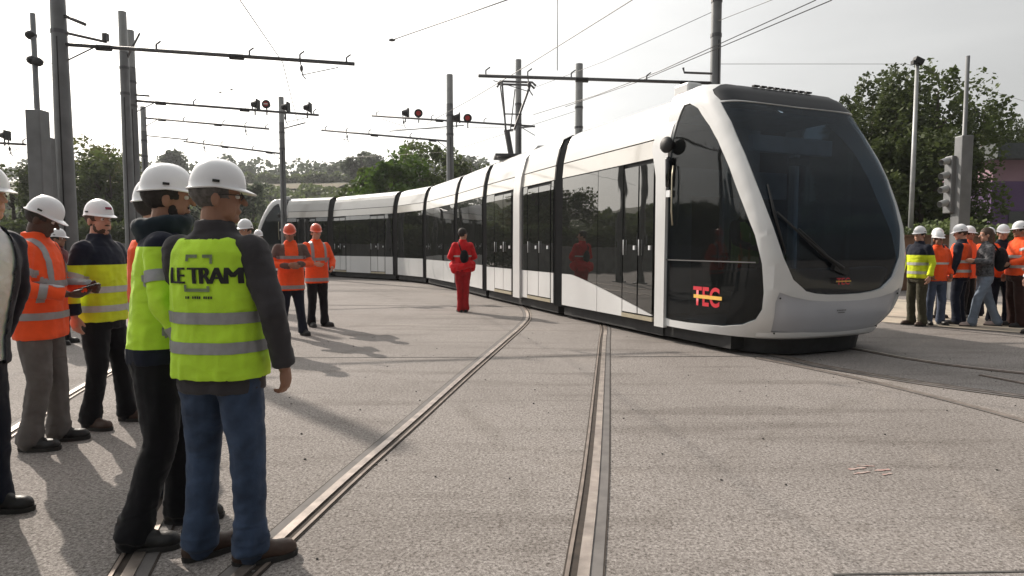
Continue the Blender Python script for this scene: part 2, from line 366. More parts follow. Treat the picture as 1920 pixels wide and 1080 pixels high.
# ---------------------------------------------------------------- the tram
TD = Vector((0.40, -0.917, 0)).normalized(); TP = Vector((-TD.y, TD.x, 0))     # heading and the direction to its far side
C0 = Vector((3.49, 10.22, 0))
tram = empty('tram', tuple(C0), math.atan2(TD.y, TD.x), 'long white and black articulated tram with a curved nose rounding the bend', 'tram')
TV = [.20,.25,.35,.55,.9,1.3,1.7,2.0,2.4,2.7,3.1,3.45,3.65,3.80,4.0,4.4]
TZ = [.20,.25,.35,.55,.9,1.3,1.7,2.0,2.4,2.7,3.08,3.42,3.58,3.68,3.74,3.78]
TF = [1.88,1.95,2.02,2.09,2.11,2.11,2.08,2.00,1.85,1.69,1.45,1.23,1.09,.94,.64,0.0]
TW = [1.30,1.325,1.325,1.325,1.325,1.325,1.325,1.325,1.325,1.32,1.29,1.25,1.21,1.16,1.06,.9]
TN = [3.2,3.4,4.0,6.0,9.0,11.,11.,11.,11.,11.,11.,10.,9.0,8.0,7.0,5.0]
def itp(v, T, X=TV):
    if v <= X[0]: return T[0]
    for a in range(len(X) - 1):
        if v <= X[a + 1]: return T[a] + (T[a + 1] - T[a]) * (v - X[a]) / (X[a + 1] - X[a])
    return T[-1]
def hw(z):      # half width of the body at a height
    return itp(z, [1.325, 1.325, 1.31, 1.28, 1.20, 1.10, 0.9, 0.0], [0, 2.6, 2.80, 3.08, 3.42, 3.62, 3.72, 3.78])
def cabp(th, v, off=0.0):
    """cab-local point: x forward, y to the camera side, z up"""
    def raw(th, v):
        n = itp(v, TN); q = R(th); ca, sa = math.cos(q), math.sin(q)
        r = 1 / ((abs(ca) / max(itp(v, TF), 1e-3)) ** n + (abs(sa) / itp(v, TW)) ** n) ** (1 / n)
        return Vector((r * ca, -r * sa, itp(v, TZ)))
    p = raw(th, v)
    if off:
        e = 0.6
        thc = max(-89.2, min(89.2, th)); vc = min(max(v, .27), 4.3)
        a = raw(thc + e, vc) - raw(thc - e, vc); b = raw(thc, vc + .03) - raw(thc, vc - .03)
        nn = a.cross(b)
        if nn.length > 1e-9:
            nn.normalize()
            ctr = Vector((0, 0, min(1.9, p.z)))
            if nn.dot(p - ctr) < 0: nn = -nn
            p = p + nn * off
    return p
# the camera looks at the side with positive sin(th); y = -t keeps the camera side at negative y in the root frame
half_ws = [(0, .82), (8, .825), (14, .845), (18.4, .88), (23.6, 1.03), (27.2, 1.30), (29.9, 1.62), (33.8, 2.1), (38.2, 2.6), (43.5, 3.1), (48.5, 3.405)]
half_top = [(48.5, 3.43), (52, 3.56), (53.5, 3.66), (50, 3.78), (40, 3.86), (0, 3.90)]
sidep = [(87.3, .37), (80, .35), (66, .35), (45, .37), (38, .42), (34, .51), (32.4, .66), (32.4, .86), (33.2, 1.22), (35.2, 1.58), (38.6, 1.96), (43.5, 2.46), (48.8, 2.86), (53.5, 3.10), (62, 3.40), (69.5, 3.53), (75, 3.53), (80, 3.28), (83, 3.04), (86, 2.56), (87.3, 2.0), (87.3, 1.0)]
half_b = [(0, .735), (9, .74), (17, .765), (24, .82), (28, .875), (29, .75), (28.8, .58), (28.6, .42), (28, .25)]
AE = [(.25, 29, 45), (.4, 29.0, 38), (.86, 28.2, 32.6), (1.3, 27.2, 33.5), (1.62, 29.9, 35.4), (2.1, 33.8, 40), (2.6, 38.2, 45.3), (3.1, 43.5, 53.5), (3.4, 48.5, 62), (3.7, 53, 76), (3.85, 53, 80)]
def arch_bulge(th, v):
    if v < .3 or v > 3.84: return 0
    t = abs(th); xs = [q[0] for q in AE]; a = itp(v, [q[1] for q in AE], xs); b = itp(v, [q[2] for q in AE], xs)
    fr = (t - a) / (b - a)
    return .027 * (1 - abs(fr - .42) / (.42 if fr < .42 else .58)) ** .8 * min(1, (v - .3) / .4) if 0 < fr < 1 else 0
mir = lambda P: [(-a, b) for a, b in P]
WS = half_ws[::1] + [(0, 3.36)] ; WS = half_ws + [(30, 3.412), (15, 3.41), (0, 3.405)] + mir([(15, 3.41), (30, 3.412)]) + mir(half_ws[1:])[::-1]
VIS = [(0, 3.411), (25, 3.416), (46, 3.422)] + half_top + mir(half_top[:-1])[::-1] + mir([(25, 3.416), (46, 3.422)])[::-1]
BUM = half_b + mir(half_b[1:])[::-1]
def inpoly(x, y, P):
    c = False; j = len(P) - 1
    for i in range(len(P)):
        (xi, yi), (xj, yj) = P[i], P[j]
        if (yi > y) != (yj > y) and x < (xj - xi) * (y - yi) / (yj - yi) + xi: c = not c
        j = i
    return c
def cab_patches():
    loops = {'windscreen': WS, 'visor': VIS, 'side': sidep, 'side2': mir(sidep), 'bumper': BUM}
    pts = []; edges = []
    K = 0.05      # scale theta so that triangles are well shaped
    def addp(a, b): pts.append(Vector((a * K, b))); return len(pts) - 1
    def dens(P):
        r = []
        for k in range(len(P)):
            a, b = P[k], P[(k + 1) % len(P)]; n = max(1, int(math.hypot((a[0] - b[0]) * K, a[1] - b[1]) / 0.06))
            for i in range(n): r.append((a[0] + (b[0] - a[0]) * i / n, a[1] + (b[1] - a[1]) * i / n))
        return r
    for P in list(loops.values()) + [[(-90, .25), (90, .25), (90, 4.4), (-90, 4.4)]]:
        ids = [addp(*q) for q in dens(P)]
        edges += [(ids[i], ids[(i + 1) % len(ids)]) for i in range(len(ids))]
    ths = [t * 2.0 for t in range(-45, 46)]
    vv = .25 + .035
    while vv < 4.4:
        for t in ths: addp(t * 0.9997 + 0.003, vv)
        vv += 0.06
    V, E_, F, *_ = delaunay_2d_cdt(pts, edges, [], 1, 1e-5)
    res = {k: [] for k in loops}; res['shell'] = []
    for f_ in F:
        cx = sum(V[i].x for i in f_) / len(f_) / K; cy = sum(V[i].y for i in f_) / len(f_)
        if abs(cx) > 90 or cy < .25 or cy > 4.4: continue
        for nm, P in loops.items():
            if inpoly(cx, cy, P): res[nm].append(f_); break
        else: res['shell'].append(f_)
    return [(p.x / K, p.y) for p in V], res
CV, CF = cab_patches()
def patch_mesh(faces, off, thick, fo=None):
    g_ = fo or (lambda a, b: 0.0)
    used = {}; v = []; f = []
    for q in faces:
        for i in q:
            if i not in used: used[i] = len(v); v.append(cabp(*CV[i], off + g_(*CV[i])))
    n = len(v); idx = {i: k for i, k in used.items()}
    inv = list(used.keys())
    v2 = [cabp(*CV[i], off + g_(*CV[i]) - thick) for i in inv]
    cnt = {}
    for q in faces:
        t = [idx[i] for i in q]; f.append(tuple(t)); f.append(tuple(n + k for k in reversed(t)))
        for a in range(len(t)):
            e = (t[a], t[(a + 1) % len(t)]); cnt[e] = 1
    for (a, b) in list(cnt):
        if (b, a) not in cnt: f.append((b, a, a + n, b + n))
    bm = bmesh.new(); vs = [bm.verts.new(p) for p in v + v2]
    for q in f:
        try: bm.faces.new([vs[i] for i in q])
        except ValueError: pass
    bmesh.ops.recalc_face_normals(bm, faces=bm.faces)
    me = bpy.data.meshes.new('p')
    for q in bm.faces: q.smooth = True
    for e in bm.edges:
        if len(e.link_faces) == 2 and e.calc_face_angle(0) > R(40): e.smooth = False
    bm.to_mesh(me); bm.free(); return me
ws_off = lambda th, v: -0.02 * max(0, min(1, (3.4 - v) / .5))
bum_off = lambda th, v: 0.03 * max(0, 1 - (abs(th) / 28) ** 2) - .012
ME_SHELL = patch_mesh(CF['shell'], 0.0, 0.05, arch_bulge); ME_WIND = patch_mesh(CF['windscreen'], -0.016, 0.012, ws_off)
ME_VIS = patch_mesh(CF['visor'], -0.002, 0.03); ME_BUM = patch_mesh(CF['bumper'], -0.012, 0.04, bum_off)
ME_S1 = patch_mesh(CF['side'], -0.014, 0.012); ME_S2 = patch_mesh(CF['side2'], -0.014, 0.012)
M_VISOR = mat('dark_roof_visor', (0.012, 0.014, 0.018), rough=0.5, var=0.1, spec=0.3)
M_INT = mat('cab_interior_grey', (0.30, 0.33, 0.37), rough=0.7, var=0.1)
M_INTL = mat('pale_partition', (0.78, 0.80, 0.82), rough=0.6, var=0.08)
M_RED = mat('logo_red', srgb(205, 40, 55), rough=0.5, var=0.05); M_YEL = mat('logo_yellow', srgb(240, 190, 90), rough=0.5, var=0.05)
M_GREY = mat('fine_print_grey', (0.10, 0.10, 0.10), rough=0.5)
def surf_text(parent, name, txt, th, v, size, m, off=0.004, bold=0.012, sx=1.0):
    """letters laid on the cab surface round a point; x axis along the surface"""
    p = cabp(th, v, 0); e = cabp(th - 1.0, v, 0); u = (e - p); u.z = 0; u.normalize()
    up = (cabp(th, v + .05, 0) - cabp(th, v - .05, 0)).normalized()
    me = text_mesh(txt, size, bold, sx=sx)
    # walk along the surface: solve theta for each x by arc length
    tab = []; acc = 0; prev = p
    for k in range(1, 200):
        q = cabp(th - k * 0.2, v, 0); acc += (q - prev).length; prev = q; tab.append((acc, th - k * 0.2))
    tab2 = []; acc = 0; prev = p
    for k in range(1, 200):
        q = cabp(min(89.9, th + k * 0.2), v, 0); acc += (q - prev).length; prev = q; tab2.append((acc, th + k * 0.2))
    def find(x):
        T = tab if x > 0 else tab2; x = abs(x); pa, pt = 0.0, th
        for a, t_ in T:
            if a >= x: return pt + (t_ - pt) * (x - pa) / max(a - pa, 1e-6)
            pa, pt = a, t_
        return pt
    for w in me.vertices:
        w.co = cabp(find(w.co.x), v + w.co.y, off)
    o = link(name, me, m, parent); return o
def surf_bar(parent, name, th, v, w, h, m, off=0.006):
    n = 10; vs = []; fs = []; me = bpy.data.meshes.new('b')
    xs = [-w / 2 + w * i / n for i in range(n + 1)]
    p = cabp(th, v, 0)
    k = 0.25; dl = (cabp(th - k, v, 0) - p).length / k
    for x in xs: vs += [cabp(th - x / dl, v - h / 2, off), cabp(th - x / dl, v + h / 2, off)]
    for i in range(n): fs.append((2 * i, 2 * i + 2, 2 * i + 3, 2 * i + 1))
    return link(name, mesh(vs, fs, False), m, parent)
CAB_LABELS = {}
def build_cab(parent, x0, rot, full=True):
    """shell + glass; returns the shell object. x0: position on the parent; rot: 0 or pi"""
    sh = link('cab', ME_SHELL.copy() if full else ME_SHELL, None, parent)
    if not sh.data.materials: sh.data.materials.append(M_WHITE)
    sh.location = x0; sh.rotation_euler = (0, 0, rot)
    def sub(nm, me, m):
        o = link(nm, me, None, sh)
        if not me.materials: me.materials.append(m)
        return o
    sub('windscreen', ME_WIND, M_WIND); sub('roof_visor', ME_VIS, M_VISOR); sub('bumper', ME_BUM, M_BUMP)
    sub('side_window', ME_S1, M_CABSIDE); sub('side_window', ME_S2, M_CABSIDE)
    # black front skirt under the nose
    v = []; f = []; N = 24
    for z, s_ in ((0.03, 0.90), (0.27, 0.93)):
        for i in range(N + 1):
            p = cabp(-62 + 124 * i / N, .35); v.append((p.x * s_ * 1.0, p.y * 0.80, z))
    for i in range(N): f.append((i, i + 1, N + 2 + i, N + 1 + i))
    f.append(tuple(range(N + 1, 2 * N + 2)))
    o = link('front_skirt', mesh(v, f, False), M_UNDER, sh)
    # pale lip along the bottom of the bumper
    v = []; f = []
    for i in range(N + 1):
        th = -33 + 66 * i / N
        for off, vv in ((-0.01, .27), (0.022, .265), (0.026, .30), (-0.005, .34)): v.append(cabp(th, vv, off))
    for i in range(N):
        for k in range(3): f.append((4 * i + k, 4 * i + k + 1, 4 * i + 5 + k, 4 * i + 4 + k))
    link('bumper_lip', mesh(v, f, True), M_WHITE, sh)
    # bodyside underframe and floor
    MB().box((0.55, 0, 0.17), (1.6, 2.40, 0.2)).obj('underframe', M_UNDER, sh)
    MB().box((0.85, 0, 0.36), (1.6, 2.2, 0.04)).obj('floor', M_INT, sh)
    # desk, seat, rear partition
    d = MB()
    v = []; f = []; N = 16
    for z, s_ in ((0.40, .80), (1.12, .93), (1.16, .90)):
        for i in range(N + 1):
            p = cabp(-40 + 80 * i / N, 1.1); v.append((p.x * s_, p.y * 0.92, z))
    v2 = len(v)
    for i in range(N + 1): p = cabp(-40 + 80 * i / N, 1.1); v.append((p.x * .62, p.y * .9, 1.10))
    for k in range(3):
        for i in range(N): f.append((k * (N + 1) + i, k * (N + 1) + i + 1, (k + 1) * (N + 1) + i + 1, (k + 1) * (N + 1) + i))
    link('driver_desk', mesh(v, f, True), M_DARK, sh)
    o = MB().box((0.35, 0, 0.80), (0.5, 0.5, 0.12)).box((0.12, 0, 1.15), (0.12, 0.48, 0.75)).box((0.10, 0, 1.62), (0.09, 0.28, 0.2)).obj('driver_seat', M_DARK, sh); beveled(o, 0.03)
    o = MB().box((-0.12, 0.62, 1.9), (0.05, 1.0, 2.9)).box((-0.12, -0.92, 1.5), (0.05, 0.42, 2.2)).obj('partition', M_INT, sh)
    MB().box((-0.09, 0.15, 1.85), (0.03, 0.62, 1.5)).obj('partition_panel', M_INTL, sh)
    if full:
        MB().box((1.15, 0.0, 2.86), (0.10, 1.50, 0.22)).obj('destination_display', M_INT, sh)
        MB().box((0.02, 0.0, 2.42), (0.06, 2.2, 0.42)).obj('bulkhead_panel', M_INT, sh)
        MB().box((1.3, 0, 2.62), (.12, .26, .10)).obj('cab_mirror', M_DARK, sh)
        MB().box((0.5, 0, 3.32), (1.0, 2.1, 0.05)).obj('cab_ceiling', M_INT, sh)
        MB().tube([(0.6, 0.72, 1.1), (0.6, 0.72, 2.9)], 0.03).obj('inner_post', M_INTL, sh)
        MB().box((0.70, -0.75, 2.05), (0.05, 0.10, 1.4)).obj('inner_post', M_INTL, sh)
    # roof hatch on the visor
    hb = MB()
    for i in range(9):
        th0 = -31.5 + i * 7
        hb.beam(cabp(th0, 3.80, .012), cabp(th0 + 5, 3.80, .012), 0.05, 0.02)
    hb.obj('roof_grille', M_DARK, sh)
    for sy in (-1, 1):
        o = MB().box((0.12, sy * 1.0, 3.76), (0.34, 0.26, 0.17)).obj('roof_marker_box', M_WHITE, sh); beveled(o, 0.03)
    # camera-side camera pod, arm and handle
    for sy in (-1, 1):
        pod = MB().ell((0.16, sy * 1.40, 2.93), (0.13, 0.075, 0.12), seg=16, rings=10).box((0.10, sy * 1.34, 2.93), (0.2, 0.12, 0.08)).obj('camera_pod', M_DARK, sh, True)
        MB().cap((0.14, sy * 1.355, 2.72), (0.14, sy * 1.355, 2.34), 0.045, 0.035).obj('camera_arm', M_BLK, sh, True)
        MB().box((0.15, sy * 1.345, 2.22), (0.09, 0.03, 0.10)).obj('door_button', M_INTL, sh)
        MB().tube([(0.26, sy * 1.35, 1.75), (0.26, sy * 1.37, 1.95), (0.26, sy * 1.37, 2.45), (0.26, sy * 1.35, 2.62)], 0.012).obj('grab_handle', M_ALU, sh, True)
    # white hoop frame at the rear edge of the cab
    hoop(sh, [(.22, -.14, .09), (1.0, -.14, .09), (2.5, -.15, .10), (2.95, -.30, .12), (3.2, -.24, .16), (3.45, -.10, .26), (3.66, .02, .36), (3.76, .04, .38)], 0.035)
    # towing-cover bolts
    for th0, v0 in ((27.2, .33), (-27.2, .33), (27.6, .80), (-27.6, .80)):
        p0 = cabp(th0, v0, .0); MB().ell(p0, .012, seg=8, rings=5).obj('bolt', M_DARK, sh)
    # thin horizontal seam line at belt height
    for a, b in ((34.8, 87.2), (-87.2, -34.8)):
        v = []; f = []; n = 18
        for i in range(n + 1):
            th = a + (b - a) * i / n; v += [cabp(th, 1.235, 0.004), cabp(th, 1.25, 0.004)]
        for i in range(n): f.append((2 * i, 2 * i + 2, 2 * i + 3, 2 * i + 1))
        link('belt_line', mesh(v, f, False), M_GREYL, sh)
    return sh
M_GREYL = mat('belt_grey', (0.13, 0.13, 0.13), rough=0.4, var=0.05)
def prof_point(s_, z, side, off=0.0):
    w = hw(z) if z < 3.72 else hw(z)
    return Vector((s_, side * (w + off * (1 if z < 3.55 else 0.4)), z + (off if z >= 3.5 else 0)))
def hoop(parent, rows, off):
    """white frame round the whole section: rows (z, rear s, front s)"""
    v = []; f = []
    seq = [(z, a, b, -1) for z, a, b in rows] + [(3.80, rows[-1][1], rows[-1][2], 0)] + [(z, a, b, 1) for z, a, b in reversed(rows)]
    for z, a, b, sd in seq:
        for s_, o_ in ((a, -0.03), (a, off), (b, off), (b, -0.03)):
            v.append(prof_point(s_, z, sd, o_) if sd else Vector((s_, 0, 3.79 + o_)))
    for k in range(len(seq) - 1):
        for i in range(4):
            j = (i + 1) % 4; f.append((4 * k + i, 4 * k + j, 4 * k + 4 + j, 4 * k + 4 + i))
    o = link('hoop_frame', mesh(v, f, True), M_WHITE, parent)
    o.data.set_sharp_from_angle(angle=R(35)); return o
def panel(parent, name, m, s0, s1, z0, z1, side, off=0.0, thick=0.03, cols=1, z0f=None, z1f=None, smooth=True):
    zs_all = [2.6, 2.8, 3.08, 3.25, 3.42, 3.55, 3.62]
    v = []; f = []
    rows_n = None
    for c in range(cols + 1):
        s_ = s0 + (s1 - s0) * c / cols; a = z0f(s_) if z0f else z0; b = z1f(s_) if z1f else z1
        if rows_n is None:
            inner = [z for z in zs_all if z0 + 0.02 < z < z1 - 0.02] if not (z0f or z1f) else []
        zz = [a] + inner + [b]
        for z in zz: v.append(prof_point(s_, z, side, off))
        for z in zz: v.append(prof_point(s_, z, side, off - thick))
        rows_n = len(zz)
    n = rows_n; W2 = 2 * n
    for c in range(cols):
        A, B = c * W2, (c + 1) * W2
        for k in range(n - 1):
            f.append((A + k, B + k, B + k + 1, A + k + 1)); f.append((A + n + k + 1, B + n + k + 1, B + n + k, A + n + k))
        f.append((A + n, B + n, B, A)); f.append((A + n - 1, B + n - 1, B + 2 * n - 1, A + 2 * n - 1))
    for A in (0, cols * W2):
        for k in range(n - 1): f.append((A + k, A + k + 1, A + n + k + 1, A + n + k))
    bm = bmesh.new(); vs = [bm.verts.new(p) for p in v]
    for q in f:
        try: bm.faces.new([vs[i] for i in q])
        except ValueError: pass
    bmesh.ops.recalc_face_normals(bm, faces=bm.faces); me = bpy.data.meshes.new('pn'); bm.to_mesh(me); bm.free()
    return link(name, me, m, parent)
def car(parent, M, s1, segs, belt=0.93, swoosh=None, hoops=(), rear_open=True):
    """M: local matrix on the tram root; s1 = rear end (negative); segs: (kind, s_front, s_rear)"""
    # inner shell
    v = []; f = []
    zs = [.30, 1.0, 2.6, 2.8, 3.08, 3.42, 3.62, 3.72]
    sec = [(-hw(z) + .05, z) for z in zs] + [(0, 3.75)] + [(hw(z) - .05, z) for z in reversed(zs)]
    for s_ in (segs[0][1] , s1 + .18):
        for y, z in sec: v.append((s_, y, z))
    n = len(sec)
    for i in range(n):
        j = (i + 1) % n; f.append((i, j, n + j, n + i))
    f.append(tuple(range(n))); f.append(tuple(range(2 * n - 1, n - 1, -1)))
    body = link('car_body', mesh(v, f, False), M_DARK, parent); body.matrix_local = M
    top = segs[0][1]; rear = s1 + .18
    MB().box(((top + rear) / 2, 0, 0.165), (abs(top - rear) + .1, 2.46, 0.2)).obj('underframe', M_UNDER, body)
    # roof
    v = []; f = []
    rs = [(-hw(z), z) for z in (3.42, 3.55, 3.62, 3.72)] + [(0, 3.77)] + [(hw(z), z) for z in (3.72, 3.62, 3.55, 3.42)]
    for s_ in (top, rear):
        for y, z in rs: v.append((s_, y, z + 0.004))
    n = len(rs)
    for i in range(n - 1): f.append((i, n + i, n + i + 1, i + 1))
    link('roof_panel', mesh(v, f, True), M_ROOF, body)
    for side in (-1, 1):
        panel(body, 'roof_side_panel', M_ROOF, top, rear, 3.09, 3.44, side, 0.004)
        panel(body, 'cantrail_panel', M_CANT, top, rear, 2.795, 3.07, side, 0.0)
        for kind, a, b in segs:
            a2, b2 = a - 0.008, b + 0.008
            if b2 >= a2: continue
            bl = (lambda s_: swoosh(s_)) if swoosh else None
            if kind == 'w':
                panel(body, 'window', M_GLASS, a2, b2, belt + .006 if not swoosh else .9, 2.775, side, 0.002, 0.02, cols=10 if swoosh else 1, z0f=(lambda s_: swoosh(s_) + .006) if swoosh else None, z1f=(lambda s_: 2.775) if swoosh else None)
                panel(body, 'lower_panel', M_WHITE, a2, b2, .27, belt - .006, side, 0.0, 0.02, cols=10 if swoosh else 1, z0f=(lambda s_: .27) if swoosh else None, z1f=(lambda s_: swoosh(s_) - .006) if swoosh else None)
            elif kind == 'd':
                panel(body, 'door_window', M_GLASS, a2 - .01, b2 + .01, belt + .006, 2.72, side, 0.006, 0.02, cols=8 if swoosh else 1, z0f=(lambda s_: swoosh(s_) + .006) if swoosh else None, z1f=(lambda s_: 2.72) if swoosh else None)
                panel(body, 'door_leaf', M_WHITE, a2 - .01, b2 + .01, .36, belt - .006, side, 0.004, 0.02, cols=8 if swoosh else 1, z0f=(lambda s_: .36) if swoosh else None, z1f=(lambda s_: max(.37, swoosh(s_) - .006)) if swoosh else None)
                panel(body, 'threshold', M_ALU, a, b, .27, .335, side, 0.012, 0.04)
                # door button and handle bar
                o = MB().box(((a + b) / 2 - (b - a) * .30, side * (hw(1.4) + .016), 1.42), (0.04, 0.02, 0.07)).obj('door_button', M_INTL, body)
                MB().tube([((a + b) / 2 + (b - a) * .36, side * (hw(1.5) + .03), 1.30), ((a + b) / 2 + (b - a) * .36, side * (hw(1.5) + .03), 1.55)], 0.008).obj('door_handle', M_INTL, body, True)
            elif kind == 'p':
                panel(body, 'pillar_panel', M_WHITE, a2, b2, .27, 2.775, side, 0.0, 0.02)
    for hs in hoops:
        hoop(body, [(.24, hs - .42, hs), (1.0, hs - .42, hs), (2.6, hs - .40, hs), (3.0, hs - .42, hs + .02), (3.45, hs - .36, hs + .06), (3.7, hs - .3, hs + .1)], 0.05)
    return body
def bellows(parent, M, L=0.42):
    v = []; f = []; K = 9
    zs = [.22, 1.0, 2.6, 2.8, 3.08, 3.42, 3.60]
    for k in range(K):
        s_ = L / 2 - L * k / (K - 1); ins = 0.03 if k % 2 == 0 else 0.075
        for y, z in [(-hw(z) + ins, z) for z in zs] + [(0, 3.70 - ins)] + [(hw(z) - ins, z) for z in reversed(zs)]: v.append((s_, y, z))
    n = 2 * len(zs) + 1
    for k in range(K - 1):
        for i in range(n):
            j = (i + 1) % n; f.append((k * n + i, k * n + j, (k + 1) * n + j, (k + 1) * n + i))
    o = link('gangway_bellows', mesh(v, f, False), M_DARK, parent); o.matrix_local = M; return o

CAB = build_cab(tram, (0, 0, 0), 0)
surf_text(CAB, 'logo_letters', 'TEC', 53.5, .735, 0.36, M_RED, bold=0.010, sx=0.80, off=-0.008)
surf_bar(CAB, 'logo_bar', 53.5, .745, 0.56, 0.05, M_YEL, off=-0.004)
surf_text(CAB, 'logo_letters', 'TEC', 2, .99, 0.12, M_RED, bold=0.002, sx=1.1, off=0.018)
surf_bar(CAB, 'logo_bar', 2, .995, 0.27, 0.014, M_YEL, off=0.022)
for k, (w_, vv) in enumerate(((0.17, .62), (0.12, .59))):
    for j in range(6): surf_bar(CAB, 'fine_print', 2 - (j - 2.5) * w_ / 6 / .0367, vv, w_ / 8, 0.014, M_GREY, off=0.022)
# wiper
wp = lambda th, v, off=0.03: cabp(th, v, off + ws_off(th, v) - .01)
MB().tube([wp(2, 1.16), wp(11, 1.32, .05), wp(21, 1.58, .05), wp(29.3, 1.86, .045)], [0.034, 0.024, 0.016, 0.013]).obj('wiper_arm', M_DARK, CAB, True)
MB().tube([wp(31.5, 2.22, .02), wp(30, 1.86, .03), wp(26.5, 1.36, .02)], [0.012, 0.018, 0.012]).obj('wiper_blade', M_DARK, CAB, True)
MB().tube([wp(4, 1.13, .04), wp(12, 1.38, .05), wp(22, 1.66, .045)], 0.012).obj('wiper_link', M_DARK, CAB, True)
MB().box(wp(3, 1.15, .02), (0.06, 0.26, 0.10), Matrix.Rotation(R(-18), 3, 'X')).obj('wiper_motor_cover', M_DARK, CAB)

# articulated cars; hinge points on the camera side, front to rear
px_z = [(1045, 13.0), (908, 17.4), (855, 20.3), (797, 24.1), (742, 26.5), (622, 29.8), (478, 31.9)]
HG = [C0 - TP * 1.325] + [Vector(((x - 960) / 1200 * Z, Z, 0)) for x, Z in px_z]
ROOTM = Matrix.Translation(C0) @ Matrix.Rotation(math.atan2(TD.y, TD.x), 4, 'Z')
RINV = ROOTM.inverted()
def car_matrix(a, b):      # frame with x pointing to the front, origin on the centre line at the front hinge
    d = (a - b).normalized(); far = Vector((-d.y, d.x, 0))
    o = a + far * 1.325
    return RINV @ (Matrix.Translation(o) @ Matrix.Rotation(math.atan2(d.y, d.x), 4, 'Z')), d, far
dirs = [(HG[i] - HG[i + 1]).normalized() for i in range(len(HG) - 1)]
lens = [(HG[i] - HG[i + 1]).length for i in range(len(HG) - 1)]
sw = lambda s_: 0.90 - 0.52 * max(0.0, min(1.0, (s_ + 3.0) / 2.75)) ** 1.15
def front_M(i): return car_matrix(HG[i], HG[i + 1])[0]
car(tram, car_matrix(HG[0], HG[0] - TD)[0] if False else front_M(0), -lens[0], [('w', -.14, -.16), ('d', -.24, -.66), ('d', -.66, -1.12), ('w', -1.13, -1.97), ('w', -1.97, -lens[0] + .2)], swoosh=sw)
car(tram, front_M(1), -lens[1], [('w', -.20, -.32), ('d', -.34, -.97), ('d', -.97, -1.60), ('w', -1.62, -1.97), ('p', -1.97, -2.42), ('d', -2.62, -3.20), ('d', -3.20, -3.86), ('w', -3.88, -lens[1] + .2)], hoops=(-1.98,), belt=.90)
car(tram, front_M(2), -lens[2], [('w', -.2, -lens[2] / 2), ('w', -lens[2] / 2, -lens[2] + .2)], belt=.93)
car(tram, front_M(3), -lens[3], [('w', -.2, -1.5), ('w', -1.5, -2.8), ('w', -2.8, -lens[3] + .2)], belt=.95)
car(tram, front_M(4), -lens[4], [('w', -.2, -1.5), ('w', -1.5, -lens[4] + .2)], belt=.97)
car(tram, front_M(5), -lens[5], [('w', -.2, -.72), ('d', -.74, -1.25), ('d', -1.25, -1.76), ('w', -1.78, -3.3), ('w', -3.3, -3.66), ('d', -3.68, -4.15), ('d', -4.15, -4.62), ('w', -4.64, -lens[5] + .1)], belt=1.0)
L7 = 2.95
M7 = front_M(6)
car(tram, M7, -L7, [('w', -.2, -.9), ('d', -.92, -1.5), ('d', -1.5, -2.08), ('w', -2.1, -L7 + .05)], belt=1.0)
rc = build_cab(tram, (0, 0, 0), 0, full=False)
rc.matrix_local = M7 @ Matrix.Translation((-L7, 0, 0)) @ Matrix.Rotation(math.pi, 4, 'Z')
for i in range(1, 7):
    d = (dirs[i - 1] + dirs[i]).normalized(); far = Vector((-d.y, d.x, 0))
    bellows(tram, RINV @ (Matrix.Translation(HG[i] + far * 1.325) @ Matrix.Rotation(math.atan2(d.y, d.x), 4, 'Z')))

# pantograph on the second car's roof
pt = Vector((-0.02, 17.3, 3.80))
pg = link('pantograph', MB().box((0, 0, 0.02), (0.9, 0.9, 0.06)).tube([(0, 0, 0.05), (-0.12, 0.0, 0.72)], 0.075).me(), M_ARM, tram)
pg.matrix_local = RINV @ (Matrix.Translation(pt) @ Matrix.Rotation(R(5), 4, 'Z'))
MB().tube([(-.15, 0, .70), (.05, 0, .74)], 0.03).tube([(-.16, -.16, .72), (-.16, .16, .72)], 0.028).tube([(-.16, -.14, .72), (-.26, -.2, 1.95)], 0.024).tube([(-.12, .14, .72), (-.26, .4, 1.95)], 0.018) \
    .tube([(.08, .0, .74), (.52, .1, 1.95)], 0.030).tube([(-.2, 0, 1.15), (.28, 0, 1.15)], 0.018).tube([(-.02, .0, .74), (.10, 0, 1.8)], 0.014).obj('upper_frame', M_ARM, pg)
MB().tube([(-.36, 0, 1.92), (-.30, 0, 2.0), (.56, 0, 1.99), (.66, 0, 1.90)], 0.03).tube([(-.36, .3, 1.92), (-.30, .3, 2.0), (.56, .3, 1.99), (.66, .3, 1.90)], 0.03) \
    .beam((-.26, 0, 1.95), (-.26, .4, 1.95), .03).beam((.52, 0, 1.95), (.52, .4, 1.95), .03).obj('collector_head', M_ARM, pg)
# the track under and in front of the tram
tt = track('tram track the long tram stands on, leading out past its nose to the right')
cl = [HG[i] + Vector((-dirs[min(i, 6)].y, dirs[min(i, 6)].x, 0)) * 1.325 for i in range(7, 0, -1)]
cl = [cl[0] - dirs[6] * 12] + cl + [C0.copy(), C0 + TD * 1.8, (g(1920, 742) + g(1920, 702)) / 2, (g(1920, 742) + g(1920, 702)) / 2 + Vector((1.9, -1.45, 0)) * 3]
rail(tt, offset_path(cl, -0.735), 1); rail(tt, offset_path(cl, 0.735), -1)
t3 = track('curved tram track branching off in front of the tram nose towards the right')
L3 = [g(1420, 672), g(1570, 702), g(1740, 742), g(1920, 790), g(2200, 872)]
rail(t3, L3, 1, 0.5); rail(t3, offset_path(L3, 1.47)[3:], -1, 0.5)
